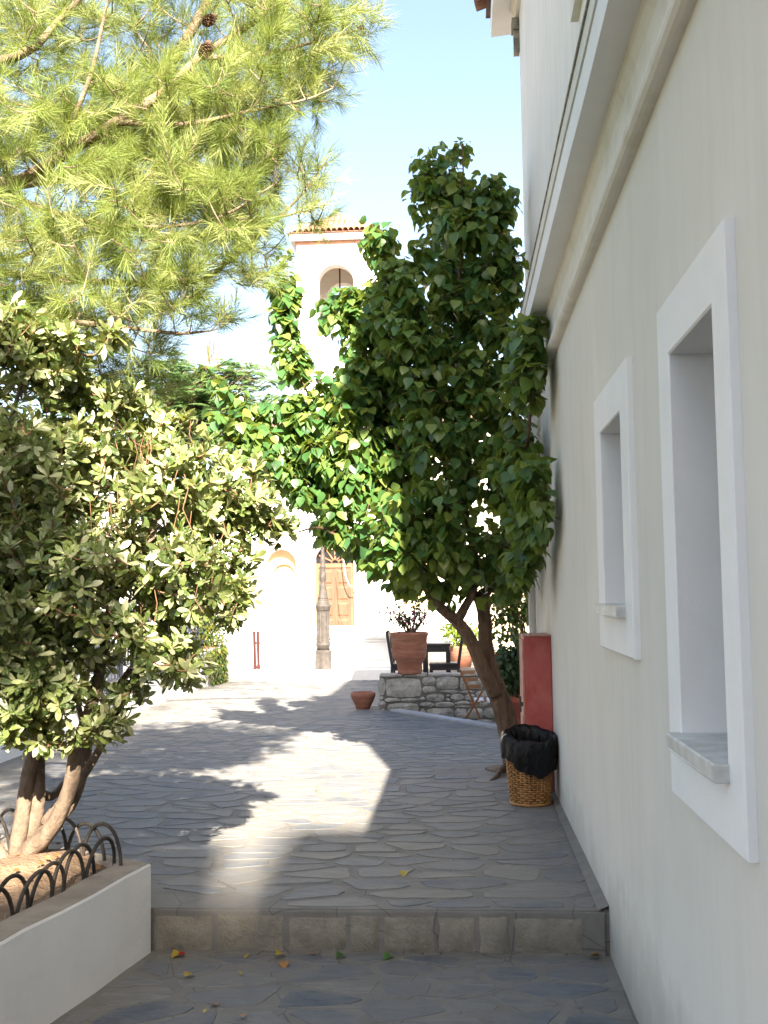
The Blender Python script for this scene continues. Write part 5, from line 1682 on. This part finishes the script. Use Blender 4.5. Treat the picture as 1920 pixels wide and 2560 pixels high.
# houses and trees round the court
wh = thing('white_house', 'white sunlit house left of the church', 'house', (-11, 33, 0))
part('wall', MB().box(-15, -8.6, 30, 37, -.3, 4.6), M['white'], wh)
part('roof', MB().box(-15.3, -8.3, 29.7, 37.3, 4.601, 4.75), M['oldtile'], wh)
for xw in (-13.6, -11.2):
    wq = part('window', MB().box(xw, xw + .9, 29.96, 30.02, 1.1, 2.6), M['doorframe'], wh)
    part('pane', MB().box(xw + .08, xw + .82, 29.945, 29.958, 1.2, 2.5), M['glass'], wq)
yh = thing('court_house', 'cream house with a tiled roof right of the church', 'house', (7, 34, 0))
part('wall', MB().box(2.2, 12, 30, 40, -.3, 5.2), M['beige'], yh)
part('roof', MB().add([(1.8, 29.6, 5.21), (12.4, 29.6, 5.21), (12.4, 40.4, 5.21), (1.8, 40.4, 5.21), (7.1, 35, 7.3)], [(0, 1, 4), (1, 2, 4), (2, 3, 4), (3, 0, 4), (0, 3, 2, 1)]), M['oldtile'], yh)
for xw in (3.2, 5.6, 8.2):
    wq = part('window', MB().box(xw, xw + 1, 29.96, 30.02, 1.1, 2.7), M['doorframe'], yh)
    part('pane', MB().box(xw + .08, xw + .92, 29.945, 29.958, 1.2, 2.6), M['glass'], wq)

# ------------------------------------------------------------------ fallen leaves on the lower paving
FL = [(390, 2057, 'yellowleaf', 'pale yellow fallen leaf at the planter corner below the step', .05, 0),
      (385, 2063, 'redleaf', 'crumpled red fallen petal below the step near the planter', .035, 0),
      (612, 2055, 'yellowleaf', 'orange yellow fallen leaf below the middle of the step', .05, 0),
      (680, 2048, 'brownleaf', 'brown fallen leaf close under the step, right of the orange yellow one', .04, 0),
      (743, 2054, 'pear', 'dark green fallen leaf standing out on the paving below the step', .05, 0),
      (612, 2078, 'brownleaf', 'curled brown fallen leaf in front of the orange yellow one', .05, 0),
      (540, 2058, 'yellowleaf', 'slim yellow green fallen leaf left of the orange yellow one', .04, 0),
      (847, 2050, 'pear', 'green fallen leaf lying against the riser right of the middle', .05, 0),
      (1295, 2062, 'brownleaf', 'orange brown fallen leaf by the house wall below the step', .055, 0),
      (400, 2110, 'yellowleaf', 'yellow fallen leaf on the lower paving in front of the planter corner', .05, 0),
      (515, 2098, 'yellowleaf', 'small lime yellow fallen leaf on the lower paving', .04, 0),
      (467, 2172, 'brownleaf', 'brown fallen leaf on the lower paving, right one of a close pair', .042, 0),
      (445, 2180, 'yellowleaf', 'yellow fallen leaf on the lower paving, left one of a close pair', .042, 0),
      (522, 2192, 'brownleaf', 'brown fallen leaf nearest the bottom edge of the photo', .042, 0),
      (877, 1882, 'yellowleaf', 'yellow green fallen leaf on the paving above the step', .05, 1)]
for a, b_, mt, lb, s, up in FL:
    z = 0.0 if up else -.19
    k = 1920 / 1659
    d = RC @ np.array([(a * k - 960) / FPX, -(b_ * k - 1280) / FPX, -1.0])
    p = CAM + d * ((z + .014 - 1.4) / d[2])
    if not up: p[1] = min(p[1], STEP_Y - .06)
    tv, tf = (OB_LEAF if mt == 'yellowleaf' and s < .045 else PEAR_LEAF)
    tv = tv.copy(); tv[:, 2] += .12 * tv[:, 0] ** 2 * 4 - .10 * (tv[:, 1] - .5) ** 2 + .06
    me = raw_mesh('fallen_leaf', tv, tf, M[mt], True, random.random())
    o = link('fallen_leaf', me)
    o.location = p; o.scale = (s * 1.05,) * 3
    o.rotation_euler = (random.uniform(-.3, .3), random.uniform(-.3, .3), random.uniform(0, 6.28))
    setp(o, lb, 'leaf', 'fallen leaves on the paving')
